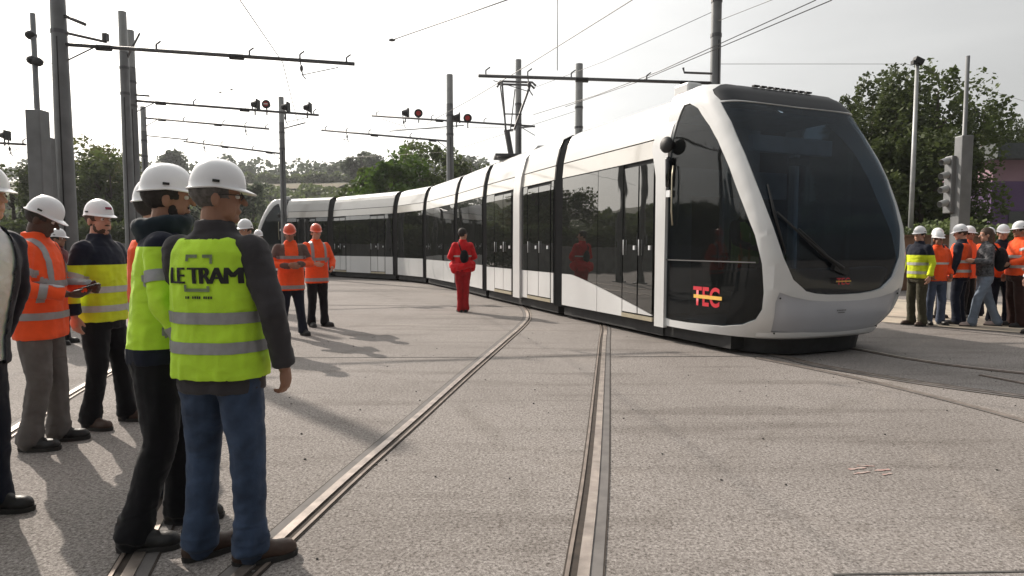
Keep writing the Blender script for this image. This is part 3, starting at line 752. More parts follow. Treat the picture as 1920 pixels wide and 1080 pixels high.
# ---------------------------------------------------------------- masts, cantilevers, signals
def mast(base, H, r0, r1, label, pale_from=0.86, group='overhead line masts around the yard', lean=None):
    o = link('catenary_mast', MB().tube([base, base + Vector((0, 0, H * pale_from))], [r0, r0 + (r1 - r0) * pale_from], 12).me(), M_STEEL); o.data.set_sharp_from_angle(angle=R(40))
    tag(o, label, 'mast', group)
    MB().tube([base + Vector((0, 0, H * pale_from + .01)), base + Vector((0, 0, H))], [r0 + (r1 - r0) * pale_from - .004, r1], 12).obj('sky_toned_mast_top', M_STEEL_L, o)  # upper length of the mast, sky reflection painted in as paler steel
    MB().tube([base + Vector((.3 * r0, -r0 * .98, .3)), base + Vector((.3 * r1, -r0 * .9 - (r1 - r0) * .6, H * .7))], .014, 6).obj('cable_conduit', M_DARK, o)
    MB().tube([base, base + Vector((0, 0, 0.05))], [r0 * 2.0, r0 * 2.0], 8).obj('base_plate', M_STEEL, o)
    for z in (0.71, 0.80): MB().tube([base + Vector((0, 0, H * z)), base + Vector((0, 0, H * z + .08))], r0 + (r1 - r0) * z + .012, 12).obj('clamp', M_ARM, o)
    return o
def cantilever(parent, a, b, w=0.07, fit=True):
    """arm from the mast at a to its free end b, with its tie, insulators and registration arm"""
    a, b = Vector(a), Vector(b); d = b - a
    o = MB().tube([a, b], w / 2, 8).obj('cantilever_arm', M_ARM, parent, True)
    if fit:
        for t in (0.1, .55):
            MB().tube([a + d * t + Vector((0, 0, -.02)), a + d * (t + .30 / max(d.length, 1)) + Vector((0, 0, -.02))], w * .75, 10).obj('insulator', M_DARK, o)
        for t in (0.30, 0.62, 0.80, 0.97):
            f = MB(); p = a + d * t; f.beam(p, p + Vector((0, 0, .13)), .03).beam(p + Vector((0, 0, .13)), p + Vector((0.1, 0, .2)), .025)
            f.obj('arm_clamp', M_ARM, o)
        p = a + d * 0.80
        MB().tube([p, p + Vector((0.05, 0, -.32)), p + Vector((.12, 0, -.42))], .014, 6).tube([p + Vector((.02, 0, -.33)), a + d * 0.94 + Vector((0, 0, -.10))], .010, 6) \
            .ell(p + Vector((0.03, 0, -.18)), (.04, .04, .08), seg=8, rings=5).obj('registration_arm', M_ARM, o, True)
        MB().tube([a + Vector((0, 0, -.35)), a + d * 0.10], .015, 6).obj('brace', M_ARM, o)
    return o

def mast_at(x, ytop, Y, r0, r1, label, pale_from=.86, H=None, **k):
    p = at(x, ytop, Y=Y); return mast(Vector((p.x, p.y, 0)), H or p.z, r0, r1, label, pale_from, **k), Vector((p.x, p.y, 0))
m1, b1 = mast_at(108, 0, 14, .20, .13, 'thickest grey mast, running out of the top of the photo at the left', .93, H=8.4)
m2, b2 = mast_at(229, 22, 19.3, .16, .11, 'taller of the two close grey masts right of the thickest mast')
m3, b3 = mast_at(244, 57, 20.9, .15, .11, 'shorter of two close grey masts, its arm carries four signal lamps')
m4, b4 = mast_at(268, 200, 28, .14, .11, 'short distant mast with two thin arms just right of the close pair of masts')
m5, b5 = mast_at(527, 182, 30.3, .15, .12, 'grey mast standing above the white roof of the rear cab')
m6, b6 = mast_at(843, 140, 26.3, .17, .13, 'grey mast before the big green trees with signal lamps on its arm')
m7, b7 = mast_at(972, 112, 24.2, .14, .11, 'slim mast right behind the raised pantograph', .80)
m8, b8 = mast_at(1086, 120, 24.8, .18, .14, 'grey mast above the middle of the tram roof right of the pantograph', .55)
m9, b9 = mast_at(1344, 0, 16, .14, .12, 'grey mast just behind the tram cab holding the arm over the pantograph', .93, H=9.2)
def arm_px(par, base, x0, y0, x1, y1, z, w=.08, **k):
    a = at(x0, y0, z=z); b = at(x1, y1, z=z)
    return cantilever(par, a, b, w, **k)
Z1 = 5.75
cantilever(m1, Vector((b1.x + .12, b1.y, Z1)), at(665, 120, Y=15.0), .085)
cantilever(m1, Vector((b1.x + .12, b1.y, 6.35)), at(160, 46, Y=13.9), .07, False)
MB().tube([Vector((b1.x + .1, b1.y, 6.0)), at(200, 79, Y=14.3), at(200, 66, Y=14.3)], .03).box(at(198, 70, Y=14.3), (.1, .1, .16)).obj('bracket', M_ARM, m1)
cantilever(m2, Vector((b2.x + .1, b2.y, 7.0)), at(262, 62, Y=19.4), .06, False)
a3 = cantilever(m3, Vector((b3.x + .1, b3.y, 6.1)), at(598, 216, Y=22.4), .08)
cantilever(m3, at(256, 178, Y=20.9), at(280, 180, Y=20.9), .06, False)
cantilever(m4, Vector((b4.x + .1, b4.y, 6.95)), at(505, 242, Y=28.6), .08)
cantilever(m4, Vector((b4.x + .1, b4.y, 6.2)), at(352, 262, Y=28.2), .05, False)
cantilever(m5, Vector((b5.x, b5.y, 5.75)), at(345, 265, Y=30.8), .08)
cantilever(m5, Vector((b5.x, b5.y, 6.9)), at(573, 230, Y=30.4), .06, False)
a6 = cantilever(m6, at(1003, 237, Y=25.5), at(697, 217, Y=27.0), .08)
cantilever(m6, at(843, 265, Y=26.3), at(603, 244, Y=27.5), .08)
cantilever(m6, at(870, 235, Y=26.2), at(730, 246, Y=26.4), .04, False)
cantilever(m7, at(972, 240, Y=24.2), at(1002, 237, Y=24.2), .05, False)
cantilever(m9, Vector((b9.x, b9.y, at(1335, 156, Y=16).z)), at(897, 142, Y=15.2), .08)
MB().tube([at(1335, 138, Y=15.8), at(1283, 136, Y=15.8), at(1281, 127, Y=15.8)], .028).obj('bracket', M_ARM, m9)
M_LENS = mat('red_signal_lens', (0.38, 0.03, 0.025), rough=0.3, var=0.1); M_SIGW = mat('signal_white', (0.7, 0.7, 0.68), rough=0.5)
def signal(x, y, Y, red, label, grp='signal lamps on the overhead arms'):
    p = at(x, y, Y=Y); r = .14 * Y / 24
    o = empty('signal_lamp', tuple(p), 0, label, 'signal', grp)
    if red:
        MB().tube([(0, .12, 0), (0, -.06, 0)], [r * .7, r * 1.15], 14).obj('housing', M_DARK, o)
        MB().tube([(0, -.05, 0), (0, -.10, 0)], r * .62, 16).obj('lens', M_LENS, o)
        if x == 500: MB().box((0, -.105, 0), (r * 1.1, .01, r * .3)).obj('bar', M_SIGW, o)
    else:
        MB().tube([(r * .7, 0, 0), (-r * .9, -.03, 0)], [r * 1.15, r * .55], 12).obj('housing', M_DARK, o)
        MB().box((r * .8, 0, 0), (.04, .3, r * 2.5)).obj('backplate', M_DARK, o)
    MB().tube([(0, 0, -r), (0, 0, -r - .22)], .025).obj('bracket', M_ARM, o)
signal(478, 196, 21.9, False, 'black signal lamp seen side on, leftmost on the arm of four lamps')
signal(500, 196, 22.0, True, 'red faced signal lamp second from left on the arm of four lamps')
signal(535, 201, 22.1, False, 'black signal lamp on the arm in front of the mast above the rear cab')
signal(576, 202, 22.3, False, 'black signal lamp near the free end of the arm of four lamps')
signal(760, 212, 26.8, False, 'black signal lamp left of the mast before the green trees')
signal(785, 213, 26.7, True, 'red faced signal lamp left of the mast before the green trees')
signal(856, 221, 26.2, False, 'black signal lamp just right of the mast before the green trees')
signal(877, 222, 26.1, True, 'red faced signal lamp right of the mast before the green trees')
# far left arm with a signal, its mast standing outside the frame
mo = mast(Vector((-19.5, 22, 0)), 8.2, .15, .12, 'grey mast outside the left edge holding a short arm with a signal')
cantilever(mo, Vector((-19.4, 22, at(0, 262, Y=22).z)), at(48, 271, Y=22), .08)
signal(8, 254, 22, False, 'black signal lamp on the low arm at the left edge')

def lamp_post(x, ytop, ybox, Y, wbox, label, rad=.05, lamps=()):
    p = at(x, ytop, Y=Y); q = at(x, ybox, Y=Y)
    o = MB().tube([(p.x, p.y, 0), (p.x, p.y, p.z)], [rad * 1.2, rad], 10).obj('service_pole', M_STEEL, None, True); tag(o, label, 'pole', 'thin poles rising from grey cabinets')
    bx = MB().box((p.x, p.y, q.z / 2), (wbox, wbox, q.z)).obj('pole_cabinet', M_STEEL, o); beveled(bx, .02)
    for lx, ly in lamps:
        c = at(lx, ly, Y=Y); MB().ell(c, (.11, .1, .09), seg=10, rings=6).tube([c, (p.x, p.y, c.z)], .02).obj('camera_unit', M_DARK, o, True)
    return o
lamp_post(61, 25, 207, 13, .29, 'thin pole with two dark camera units on top of a grey cabinet at the left', lamps=((58, 66), (70, 116), (61, 113)))
o = beveled(MB().box((at(88, 258, Y=13.6).x - 0, 13.6, at(88, 258, Y=13.6).z / 2), (.2, .22, at(88, 258, Y=13.6).z)).obj('grey_cabinet', M_STEEL), .02)
MB().box((at(88, 258, Y=13.6).x, 13.48, 1.3), (.14, .02, .5)).obj('cabinet_door', M_STEEL_L, o)
tag(o, 'narrow grey cabinet between the camera pole and the thickest mast', 'cabinet')
lamp_post(1815, 105, 255, 17, .30, 'thin pole on a tall grey cabinet behind the crowd at the right')
p = at(1720, 118, Y=22)
o = MB().tube([(p.x, 22, 0), (p.x, 22, p.z)], [.09, .06], 10).obj('floodlight_pole', M_STEEL_L, None, True); tag(o, 'slim pale pole topped by a small dark floodlight before the dark trees', 'pole')
MB().box((p.x, 21.95, p.z + .05), (.3, .2, .18), Matrix.Rotation(R(25), 3, 'Y')).box((p.x - .14, 21.95, p.z + .0), (.14, .16, .12)).obj('floodlight', M_DARK, o)
# traffic signal seen from the side with four pale visors
p = at(1784, 293, Y=17.2); q = at(1784, 400, Y=17.2)
o = beveled(MB().box((p.x + .03, 17.2, (p.z + q.z) / 2), (.22, .30, p.z - q.z)).obj('traffic_signal', M_STEEL), .02)
tag(o, 'grey traffic signal box with four pale visors on the grey cabinet behind the crowd', 'signal')
for k in range(4):
    z = p.z - .12 - k * (p.z - q.z) / 4.1
    MB().tube([(p.x - .08, 17.2, z), (p.x - .30, 17.15, z - .05)], [.10, .08], 10, cap=False).obj('visor', M_STEEL_L, o)
MB().tube([(p.x + .1, 17.2, q.z), (p.x + .1, 17.2, 0)], .05).obj('signal_post', M_STEEL, o)

# ---------------------------------------------------------------- overhead wires
def wire(pts, label, r=.009, sag=0.0):
    P = [Vector(p) for p in pts]
    if len(P) == 2 and sag:
        a, b = P; P = [a.lerp(b, t / 10) - Vector((0, 0, sag * 4 * (t / 10) * (1 - t / 10))) for t in range(11)]
    o = MB().tube(P, r, 5).obj('overhead_wire', M_WIRE, None, True); tag(o, label, 'wire', 'overhead wires'); return o
zc = 5.45
A_ = at(450, 0, z=zc); B_ = at(530, 117, z=zc); wire([A_ + (A_ - B_) * 1.2, A_, B_, at(548, 190, z=5.6), at(560, 235, z=5.7)], 'wire running from over the camera to the end of the longest arm')
A_ = at(950, 0, z=zc); B_ = at(735, 75, z=zc); wire([A_ + (A_ - B_) * .8, A_, B_], 'wire slanting down to its end clamp in the empty sky at upper middle left', .010)
o = MB().ell(B_, (.07, .03, .03), seg=8, rings=5).obj('wire_clamp', M_ARM, None, True); tag(o, 'small dark clamp ending the slanting wire in the empty sky', 'clamp')
A_ = at(1185, 0, z=zc); B_ = at(985, 125, z=zc); wire([A_ + (A_ - B_) * .8, A_, B_, at(880, 188, z=5.5), at(800, 232, z=5.7)], 'wire passing over the pantograph head towards the upper middle of the photo')
wire([at(1530, 0, z=5.9), at(1240, 132, z=5.6), at(1120, 178, z=5.6), at(1000, 215, z=5.7)], 'upper of two wires fanning out from the top right of the photo')
wire([at(1560, 0, z=5.6), at(1200, 152, z=5.5), at(1060, 200, z=5.6)], 'lower of two wires fanning out from the top right of the photo')
wire([at(1345, 18, Y=15.9), at(1130, 116, Y=20), at(1000, 165, Y=25)], 'thin wire from the mast behind the cab down to the left', .007)
wire([at(1345, 40, Y=15.9), at(1600, -60, Y=11)], 'thin wire leaving the mast behind the cab to the upper right', .007)
wire([at(1045, -30, Y=15.3), at(1045, 132, Y=15.3)], 'vertical drop wire hanging above the pantograph arm', .010)
wire([at(275, 222, Y=28), at(600, 246, Y=28), at(960, 238, Y=27)], 'faint far wire level with the signal arms', .007)
wire([at(245, 155, Y=21), at(60, 110, Y=17), at(-200, 40, Y=12)], 'wire leaving the close pair of masts to the left edge', .008)
wire([at(480, 305, Y=40), at(840, 285, Y=34), at(1090, 205, Y=26)], 'lowest faint wire across the far trees', .008)
wire([at(1345, 120, Y=16), at(1700, 120, Y=20), at(2000, 215, Y=26)], 'thin wire from the mast behind the cab towards the right trees', .006)
wire([at(0, 290, Y=26), at(250, 268, Y=28), at(530, 262, Y=30), at(700, 262, Y=30)], 'low wire behind the masts at the left', .009)
for k, (x, y, Y) in enumerate([(413, 173, 20), (434, 168, 20)]):
    o = MB().ell(at(x, y, Y=Y), (.05, .04, .03), seg=6, rings=4).obj('line_insulator', M_SIGW, None, True); tag(o, ('left' if k == 0 else 'right') + ' of two tiny pale insulators in the empty sky', 'insulator', 'tiny insulators in the sky')
# ---------------------------------------------------------------- hills, field, trees, building
def leafmat(name, col, col2):
    m = bpy.data.materials.new(name); m.use_nodes = True; t = m.node_tree; b = t.nodes['Principled BSDF']
    b.inputs['Roughness'].default_value = 0.6; b.inputs['Specular IOR Level'].default_value = 0.3
    tc = t.nodes.new('ShaderNodeTexCoord'); n = t.nodes.new('ShaderNodeTexNoise'); n.inputs['Scale'].default_value = 0.9; n.inputs['Detail'].default_value = 5
    t.links.new(tc.outputs['Object'], n.inputs['Vector'])
    cr = t.nodes.new('ShaderNodeValToRGB'); cr.color_ramp.elements[0].position = .35; cr.color_ramp.elements[1].position = .65
    cr.color_ramp.elements[0].color = (*col, 1); cr.color_ramp.elements[1].color = (*col2, 1); t.links.new(n.outputs[0], cr.inputs[0])
    t.links.new(cr.outputs[0], b.inputs['Base Color'])
    tl = t.nodes.new('ShaderNodeBsdfTranslucent'); t.links.new(cr.outputs[0], tl.inputs[0])
    mxx = t.nodes.new('ShaderNodeMixShader'); mxx.inputs[0].default_value = 0.35
    o = t.nodes['Material Output']; t.links.new(b.outputs[0], mxx.inputs[1]); t.links.new(tl.outputs[0], mxx.inputs[2]); t.links.new(mxx.outputs[0], o.inputs[0])
    MATS[name] = m; return m
LF = [leafmat('dark_leaves', (.040, .055, .018), (.085, .11, .035)), leafmat('mid_leaves', (.06, .085, .022), (.13, .17, .05)),
      leafmat('yellow_leaves', (.07, .085, .022), (.17, .18, .05)), leafmat('haze_toned_leaves', (.085, .11, .075), (.13, .155, .105)),  # far foliage is paler: distance haze is mixed into its colour
      leafmat('fresh_leaves', (.05, .10, .015), (.12, .20, .03))]
M_BARK = mat('bark', (.07, .055, .042), rough=.95, var=.3, vscale=5, bump=.5, bscale=12)
def crown_mesh(seed, rx, ry, rz, n, leaf, lumps=26, shell=0.55, bottom=-0.75):
    rg = random.Random(seed); v = []; f = []
    cl = []
    for k in range(lumps):
        a = rg.uniform(0, 2 * math.pi); zz = rg.uniform(bottom, .92); rr = math.sqrt(max(0, 1 - zz * zz)) * rg.uniform(.35, .92)
        cl.append((rr * math.cos(a), rr * math.sin(a), zz * rg.uniform(.7, .95), rg.uniform(.11, .33)))
    for k in range(n):
        c = cl[rg.randrange(lumps)]
        d = Vector((rg.gauss(0, 1), rg.gauss(0, 1), rg.gauss(0, 1))).normalized() * c[3] * rg.uniform(shell, 1.08)
        p = Vector(((c[0] + d.x) * rx, (c[1] + d.y) * ry, (c[2] + d.z) * rz))
        u = Vector((rg.gauss(0, 1), rg.gauss(0, 1), rg.gauss(0, .6))).normalized(); w = u.orthogonal().normalized()
        w = (Matrix.Rotation(rg.uniform(0, 6.28), 3, u) @ w); s_ = leaf * rg.choice((.5, .7, .9, 1.1, 1.5))
        i = len(v); v += [p - u * s_ * .55, p + w * s_ * .35, p + u * s_ * .55, p - w * s_ * .35]; f.append((i, i + 1, i + 2, i + 3))
    return mesh(v, f, False)
def trunk_mesh(seed, H, r, spread, nb=7):
    rg = random.Random(seed); m = MB(); m.tube([(0, 0, -.3), (.05 * r, 0, H * .3), (rg.uniform(-.2, .2), rg.uniform(-.2, .2), H * .6), (rg.uniform(-.3, .3), 0, H * .92)], [r * 1.3, r, r * .6, r * .15], 8)
    for k in range(nb):
        z = H * rg.uniform(.25, .7); a = rg.uniform(0, 6.28); L = spread * rg.uniform(.5, .9)
        m.tube([(0, 0, z), (math.cos(a) * L * .5, math.sin(a) * L * .5, z + L * .35), (math.cos(a) * L, math.sin(a) * L, z + L * .75)], [r * .45, r * .28, r * .06], 5)
    return m.me(True)
CR = {}
def tree(x, y, H, Rr, kind, label, n=9000, leaf=.28, name='tree', base=.18, group=None, seed=1, z0=0.0, lumps=30, cat='tree'):
    o = empty(name, (x, y, z0), random.uniform(0, 6), label, cat, group)
    ch = H * (1 - base) / 2
    link('trunk', trunk_mesh(seed, H * .95, max(.1, H * .022), Rr), M_BARK, o)
    c = link('crown', crown_mesh(seed, Rr, Rr, ch * 1.02, n, leaf, lumps), LF[kind], o); c.location = (0, 0, H * base + ch)
    return o
# hill: a long rise beyond the yard
def hz(x, y):
    t = max(0, min(1, (y - 75) / 160)); e = t * t * (3 - 2 * t)
    ridge = 25 + 2.5 * math.sin(x / 70.0 + 1.0) + 1.5 * math.sin(x / 31.0)
    return e * ridge
v = []; f = []; xs = list(range(-420, 421, 12)); ys = [74, 80, 90, 100, 115, 130, 150, 170, 190, 210, 235, 260, 300, 360, 450]
for y in ys:
    for x in xs: v.append((x, y, hz(x, y) - (0.05 if y < 80 else 0)))
n_ = len(xs)
for j in range(len(ys) - 1):
    for i in range(n_ - 1): f.append((j * n_ + i, j * n_ + i + 1, (j + 1) * n_ + i + 1, (j + 1) * n_ + i))
M_HILL = mat('hillside_grass', (.04, .055, .022), rough=.95, vscale=.05, var2=(.085, .085, .035), detail=6)
h_ = link('hill', mesh(v, f, True), M_HILL); tag(h_, 'low wooded hill with a tan field beyond the yard', kind='structure')
M_FIELD = mat('stubble_field', (.115, .095, .05), rough=.95, var=.2, vscale=.3)
def field(x0, x1, y0, y1):
    v = []; f = []; N = 14
    for j in range(N + 1):
        for i in range(N + 1):
            x = x0 + (x1 - x0) * i / N; y = y0 + (y1 - y0) * j / N; v.append((x, y, hz(x, y) + .35))
    for j in range(N):
        for i in range(N): k = j * (N + 1) + i; f.append((k, k + 1, k + N + 2, k + N + 1))
    o = link('field', mesh(v, f, True), M_FIELD); o['kind'] = 'structure'
field(-76, -48, 177, 190)
# wood along the ridge and the slope: reads as one mass
rg = random.Random(5)
def wood(name, label, spots, leaf, per, kind):
    v = []; f = []
    for (x, y, z, r, h) in spots:
        for k in range(per):
            d = Vector((rg.gauss(0, 1), rg.gauss(0, 1), rg.gauss(0, 1))).normalized() * rg.uniform(.6, 1)
            p = Vector((x + d.x * r, y + d.y * r, z + h * .5 + d.z * h * .5))
            u = Vector((rg.gauss(0, 1), rg.gauss(0, 1), rg.gauss(0, 1))).normalized(); w = u.orthogonal().normalized(); s_ = leaf * rg.uniform(.6, 1.3)
            i = len(v); v += [p - u * s_, p + w * s_ * .7, p + u * s_, p - w * s_ * .7]; f.append((i, i + 1, i + 2, i + 3))
    o = link(name, mesh(v, f, False), LF[kind]); tag(o, label, kind='stuff'); return o
sp = []
for k in range(190):
    x = rg.uniform(-260, 260); y = rg.uniform(225, 262); sp.append((x, y, hz(x, y) - 1, rg.uniform(4, 8), rg.uniform(6, 11)))
wood('far_wood', 'dense wood covering the ridge of the hill', sp, .9, 170, 3)
sp = []
for k in range(150):
    x = rg.uniform(-170, 120); y = rg.uniform(95, 140)
    sp.append((x, y, hz(x, y) - .6, rg.uniform(2.5, 5), rg.uniform(2.5, 4.5)))
for k in range(170):
    x = rg.uniform(-130, -20); y = rg.uniform(108, 158)
    sp.append((x, y, hz(x, y) - .8, rg.uniform(2.2, 4.2), rg.uniform(3, 5) * (1 if y < 140 else .7)))
for k in range(120):
    x = rg.uniform(-125, -25); y = rg.uniform(158, 178)
    sp.append((x, y, hz(x, y) - 1.2, rg.uniform(2, 4), rg.uniform(2.2, 3.4)))
for k in range(26):
    x = -86 + k * 2.2; sp.append((x, 203 + math.sin(k) * 2, hz(x, 203) - .8, 2.6, rg.uniform(2.5, 4.5)))
wood('hillside_scrub', 'dark scrub and hedges on the slope below the ridge', sp, .6, 200, 1)
# hill trees that stick out of the ridge line
for i, (px, ytop, Y, Rr, lab) in enumerate([(325, 279, 150, 5.6, 'round dark tree crown on the hill between the masts and the helmets'), (685, 276, 150, 6.0, 'dark tree crown on the hill left of the big green trees')]):
    p = at(px, ytop, Y=Y); zb = hz(p.x, Y) - 1
    tree(p.x, Y, p.z - zb, Rr, 3, lab, 7000, .7, seed=40 + i, z0=zb, base=.05, group='trees on the hill', lumps=36)
# big green trees behind the tram
for i, (px, ytop, Y, Rr, kd, lab) in enumerate([
        (735, 285, 44, 3.4, 4, 'bright green tree, leftmost of the clump behind the tram'),
        (790, 266, 47, 3.6, 1, 'tallest green tree of the clump, left of the mast with signal lamps'),
        (838, 272, 49, 3.4, 1, 'dark green tree behind the mast with signal lamps'),
        (885, 284, 50, 3.3, 0, 'dark tree right of the mast with signal lamps'),
        (935, 298, 54, 3.2, 0, 'low dark tree at the right end of the clump behind the tram'),
        (700, 318, 46, 2.6, 1, 'small green tree at the left foot of the clump behind the tram')]):
    p = at(px, ytop, Y=Y); tree(p.x, Y, p.z, Rr, kd, lab, 9000, .27, seed=60 + i, base=.04, group='trees behind the middle of the tram', lumps=40)
for i, (px, ytop, Y, Rr, kd, lab) in enumerate([
        (175, 262, 46, 3.8, 2, 'yellowish tree between the thickest mast and the close pair of masts'),
        (205, 290, 42, 2.6, 1, 'green bushy tree just left of the close pair of masts'),
        (140, 300, 44, 2.8, 0, 'dark bushy tree just right of the thickest mast'),
        (20, 300, 40, 3.4, 0, 'dark tree at the left edge behind the white helmet'),
        (78, 320, 45, 3.0, 0, 'dark low tree behind the camera pole'),
        (380, 330, 60, 3.2, 3, 'soft green tree behind the heads of the two front men'),
        (470, 335, 62, 3.0, 3, 'dark tree left of the mast above the rear cab')]):
    p = at(px, ytop, Y=Y); tree(p.x, Y, p.z, Rr, kd, lab, 7500, .26, seed=80 + i, base=.03, group='trees at the left side of the yard', lumps=36)
for i, (px, ytop, Y, Rr, kd, lab) in enumerate([
        (1640, 140, 36, 3.0, 0, 'big dark tree just right of the tram nose'),
        (1690, 128, 34, 3.2, 0, 'tallest dark tree behind the floodlight pole'),
        (1770, 118, 34, 3.3, 1, 'big loose-crowned tree left of the thin cabinet pole'),
        (1850, 165, 52, 3.0, 0, 'dark tree right of the thin cabinet pole'),
        (1915, 215, 54, 3.0, 0, 'dark tree at the right edge above the purple building'),
        (1590, 175, 40, 2.2, 0, 'narrow dark tree partly hidden by the tram roof'),
        (1985, 200, 56, 3.4, 1, 'green tree outside the right edge'),
        (1735, 250, 31, 2.8, 0, 'lower dark tree filling the gap behind the floodlight pole'),
        (1660, 270, 31, 2.4, 0, 'lower dark tree close behind the tram windscreen')]):
    p = at(px, ytop, Y=Y); tree(p.x, Y, p.z, Rr, kd, lab, 13000, .20, seed=100 + i, base=.02, group='trees behind the crowd at the right', lumps=(38 if ytop < 200 else 48))
# hedge and scrub behind the crowd
def hedge(name, label, a, b, h, d, kind, n, leaf):
    a, b = Vector(a), Vector(b); L = (b - a).length; u = (b - a).normalized(); w = Vector((-u.y, u.x, 0)); v = []; f = []
    for k in range(n):
        t = rg.uniform(0, L); top = h * (.82 + .25 * noise.noise(Vector((t * .6, 1, 0)))); z = top * (rg.random() ** .6); s = rg.uniform(-d, d) / 2
        p = a + u * t + w * s + Vector((0, 0, z)); q = Vector((rg.gauss(0, 1), rg.gauss(0, 1), rg.gauss(0, 1))).normalized(); r_ = q.orthogonal().normalized(); s_ = leaf * rg.uniform(.6, 1.3)
        i = len(v); v += [p - q * s_, p + r_ * s_ * .7, p + q * s_, p - r_ * s_ * .7]; f.append((i, i + 1, i + 2, i + 3))
    o = link(name, mesh(v, f, False), LF[kind]); return tag(o, label, 'hedge')
hedge('hedge', 'ragged green hedge behind the crowd at the right edge', (11, 21.5, 0), (24, 24, 0), 2.6, 2.0, 1, 16000, .10)
hedge('hedge', 'low scrubby hedge behind the tram and crowd near the floodlight pole', (5, 25, 0), (14, 25, 0), 2.0, 2.0, 2, 9000, .11)
hedge('hedge', 'dark hedge along the left yard edge behind the men in white helmets', (-34, 33, 0), (-15, 38, 0), 3.4, 3, 0, 16000, .16)
hedge('hedge', 'dark hedge low behind the rear of the tram', (-16, 44, 0), (8, 46, 0), 4.0, 3, 0, 16000, .18)
M_MUD = mat('rusty_brown_wall', (.16, .09, .055), rough=.9, var=.4, vscale=1.6, bump=.4, bscale=14)
def low_wall(a, b, h, th, m, label):
    a, b = Vector(a), Vector(b)
    o = beveled(MB().beam(a + Vector((0, 0, h / 2)), b + Vector((0, 0, h / 2)), th, h).obj('low_wall', m), .02); tag(o, label, 'wall')
    MB().beam(a + Vector((0, 0, h + .03)), b + Vector((0, 0, h + .03)), th + .08, .06).obj('coping', m, o); return o
low_wall((6, 20.5, 0), (15.5, 21, 0), 1.75, .25, M_MUD, 'low rust-brown wall just behind the helmets at the right')
M_CONC = mat('grey_concrete', (.24, .235, .225), rough=.9, var=.2, vscale=2, bump=.3, bscale=20)
low_wall((-34, 27, 0), (-13, 30, 0), 1.5, .25, M_CONC, 'long grey concrete wall behind the men at the left')
# purple building
M_PUR = mat('purple_render', (.13, .08, .17), rough=.9, var=.12, vscale=.8); M_PINK = mat('pink_render', (.34, .22, .26), rough=.9, var=.1, vscale=.8)
M_RF = mat('dark_roofing', (.06, .07, .07), rough=.6, var=.2)
bo = empty('workshop_building', (0, 0, 0), 0, 'purple workshop with a pink band and dark flat roof at the right edge', 'building')
bx0, bx1, by = at(1862, 300, Y=40).x, 48, 40
zt = at(1880, 300, Y=40).z; zm = at(1880, 340, Y=40).z; zp = at(1880, 305, Y=40).z
MB().box(((bx0 + bx1) / 2, by + 5, zm / 2), (bx1 - bx0, 10, zm)).obj('wall', M_PUR, bo)
MB().box(((bx0 + bx1) / 2, by + 5, (zm + zt) / 2 + .003), (bx1 - bx0 - .1, 9.9, zt - zm)).obj('upper_wall', M_PINK, bo)
MB().box(((bx0 + bx1) / 2, by + 4.6, zt + .45), (bx1 - bx0 + .8, 11, .9)).obj('roof', M_RF, bo)
for k in range(5): MB().box((bx0 + 2.0 + k * 3.4, by - .02, zm * .55), (1.8, .08, 1.2)).obj('window', M_GLASS, bo)
# trees on the camera's own side of the yard; the tram's windows mirror them
sp = []
for k in range(60):
    x = -75 + k * 2.5; sp.append((x + rg.uniform(-1, 1), -34 + rg.uniform(-3, 3), -.3, rg.uniform(2.5, 4), rg.uniform(6.5, 8)))
for k in range(100):
    y = -34 + k * .95; sp.append((-64 + rg.uniform(-2, 2), y, -.6, rg.uniform(1.8, 2.8), rg.uniform(6.6, 8.0)))
wood('woodland', 'belt of trees closing the yard on the near side, mirrored in the tram windows', sp, .5, 380, 1)
# ---------------------------------------------------------------- people
M_SKIN = mat('skin_light', (.50, .27, .19), rough=.55, var=.10, vscale=14, bump=.1, bscale=90, spec=.4)
M_SKIN2 = mat('skin_tanned', (.30, .155, .10), rough=.55, var=.10, vscale=14, bump=.1, bscale=90, spec=.4)
M_SKIN3 = mat('skin_dark', (.075, .042, .030), rough=.5, var=.12, vscale=14, bump=.1, bscale=90, spec=.4)
M_HAIRD = mat('dark_hair', (.018, .014, .012), rough=.7, var=.4, vscale=40, bump=.6, bscale=90)
M_HAIRG = mat('greying_hair', (.10, .09, .085), rough=.7, var=.4, vscale=40, bump=.6, bscale=90)
M_HAIRB = mat('brown_hair', (.06, .035, .02), rough=.7, var=.4, vscale=40, bump=.6, bscale=90)
M_HELM = mat('white_helmet_plastic', (.80, .80, .82), rough=.30, var=.03, vscale=5, coat=.2)
M_HELMO = mat('orange_helmet_plastic', (.72, .10, .04), rough=.35, var=.05, vscale=5, coat=.2)
M_LIME = cloth('lime_hi_vis', (.52, .82, .05), .10); M_ORNG = cloth('orange_hi_vis', (.95, .105, .025), .12); M_YELV = cloth('yellow_hi_vis', (.70, .80, .03), .12)
M_REDC = cloth('red', (.60, .015, .02)); M_NAVY = cloth('navy', (.010, .013, .026)); M_BLACKC = cloth('black', (.007, .007, .009)); M_JEAN = cloth('blue_jeans', (.040, .062, .110), .35)
M_JEANL = cloth('pale_jeans', (.17, .21, .27)); M_GREYT = cloth('grey_trousers', (.13, .12, .115)); M_DGREY = cloth('charcoal_jacket', (.045, .042, .046)); M_WHITEC = cloth('white_shirt', (.62, .66, .74))
M_OLIVE = cloth('olive', (.06, .055, .035)); M_BROWNC = cloth('brown', (.10, .05, .035)); M_GRYB = cloth('greybrown_shoulders', (.12, .075, .065)); M_SCARF = cloth('dark_scarf', (.015, .025, .035))
M_TAPE = mat('reflective_tape', (.30, .30, .31), rough=.45, var=.08, vscale=30, metal=.15); M_TAPEW = mat('reflective_tape_bright', (.50, .49, .47), rough=.45, var=.08, vscale=30)
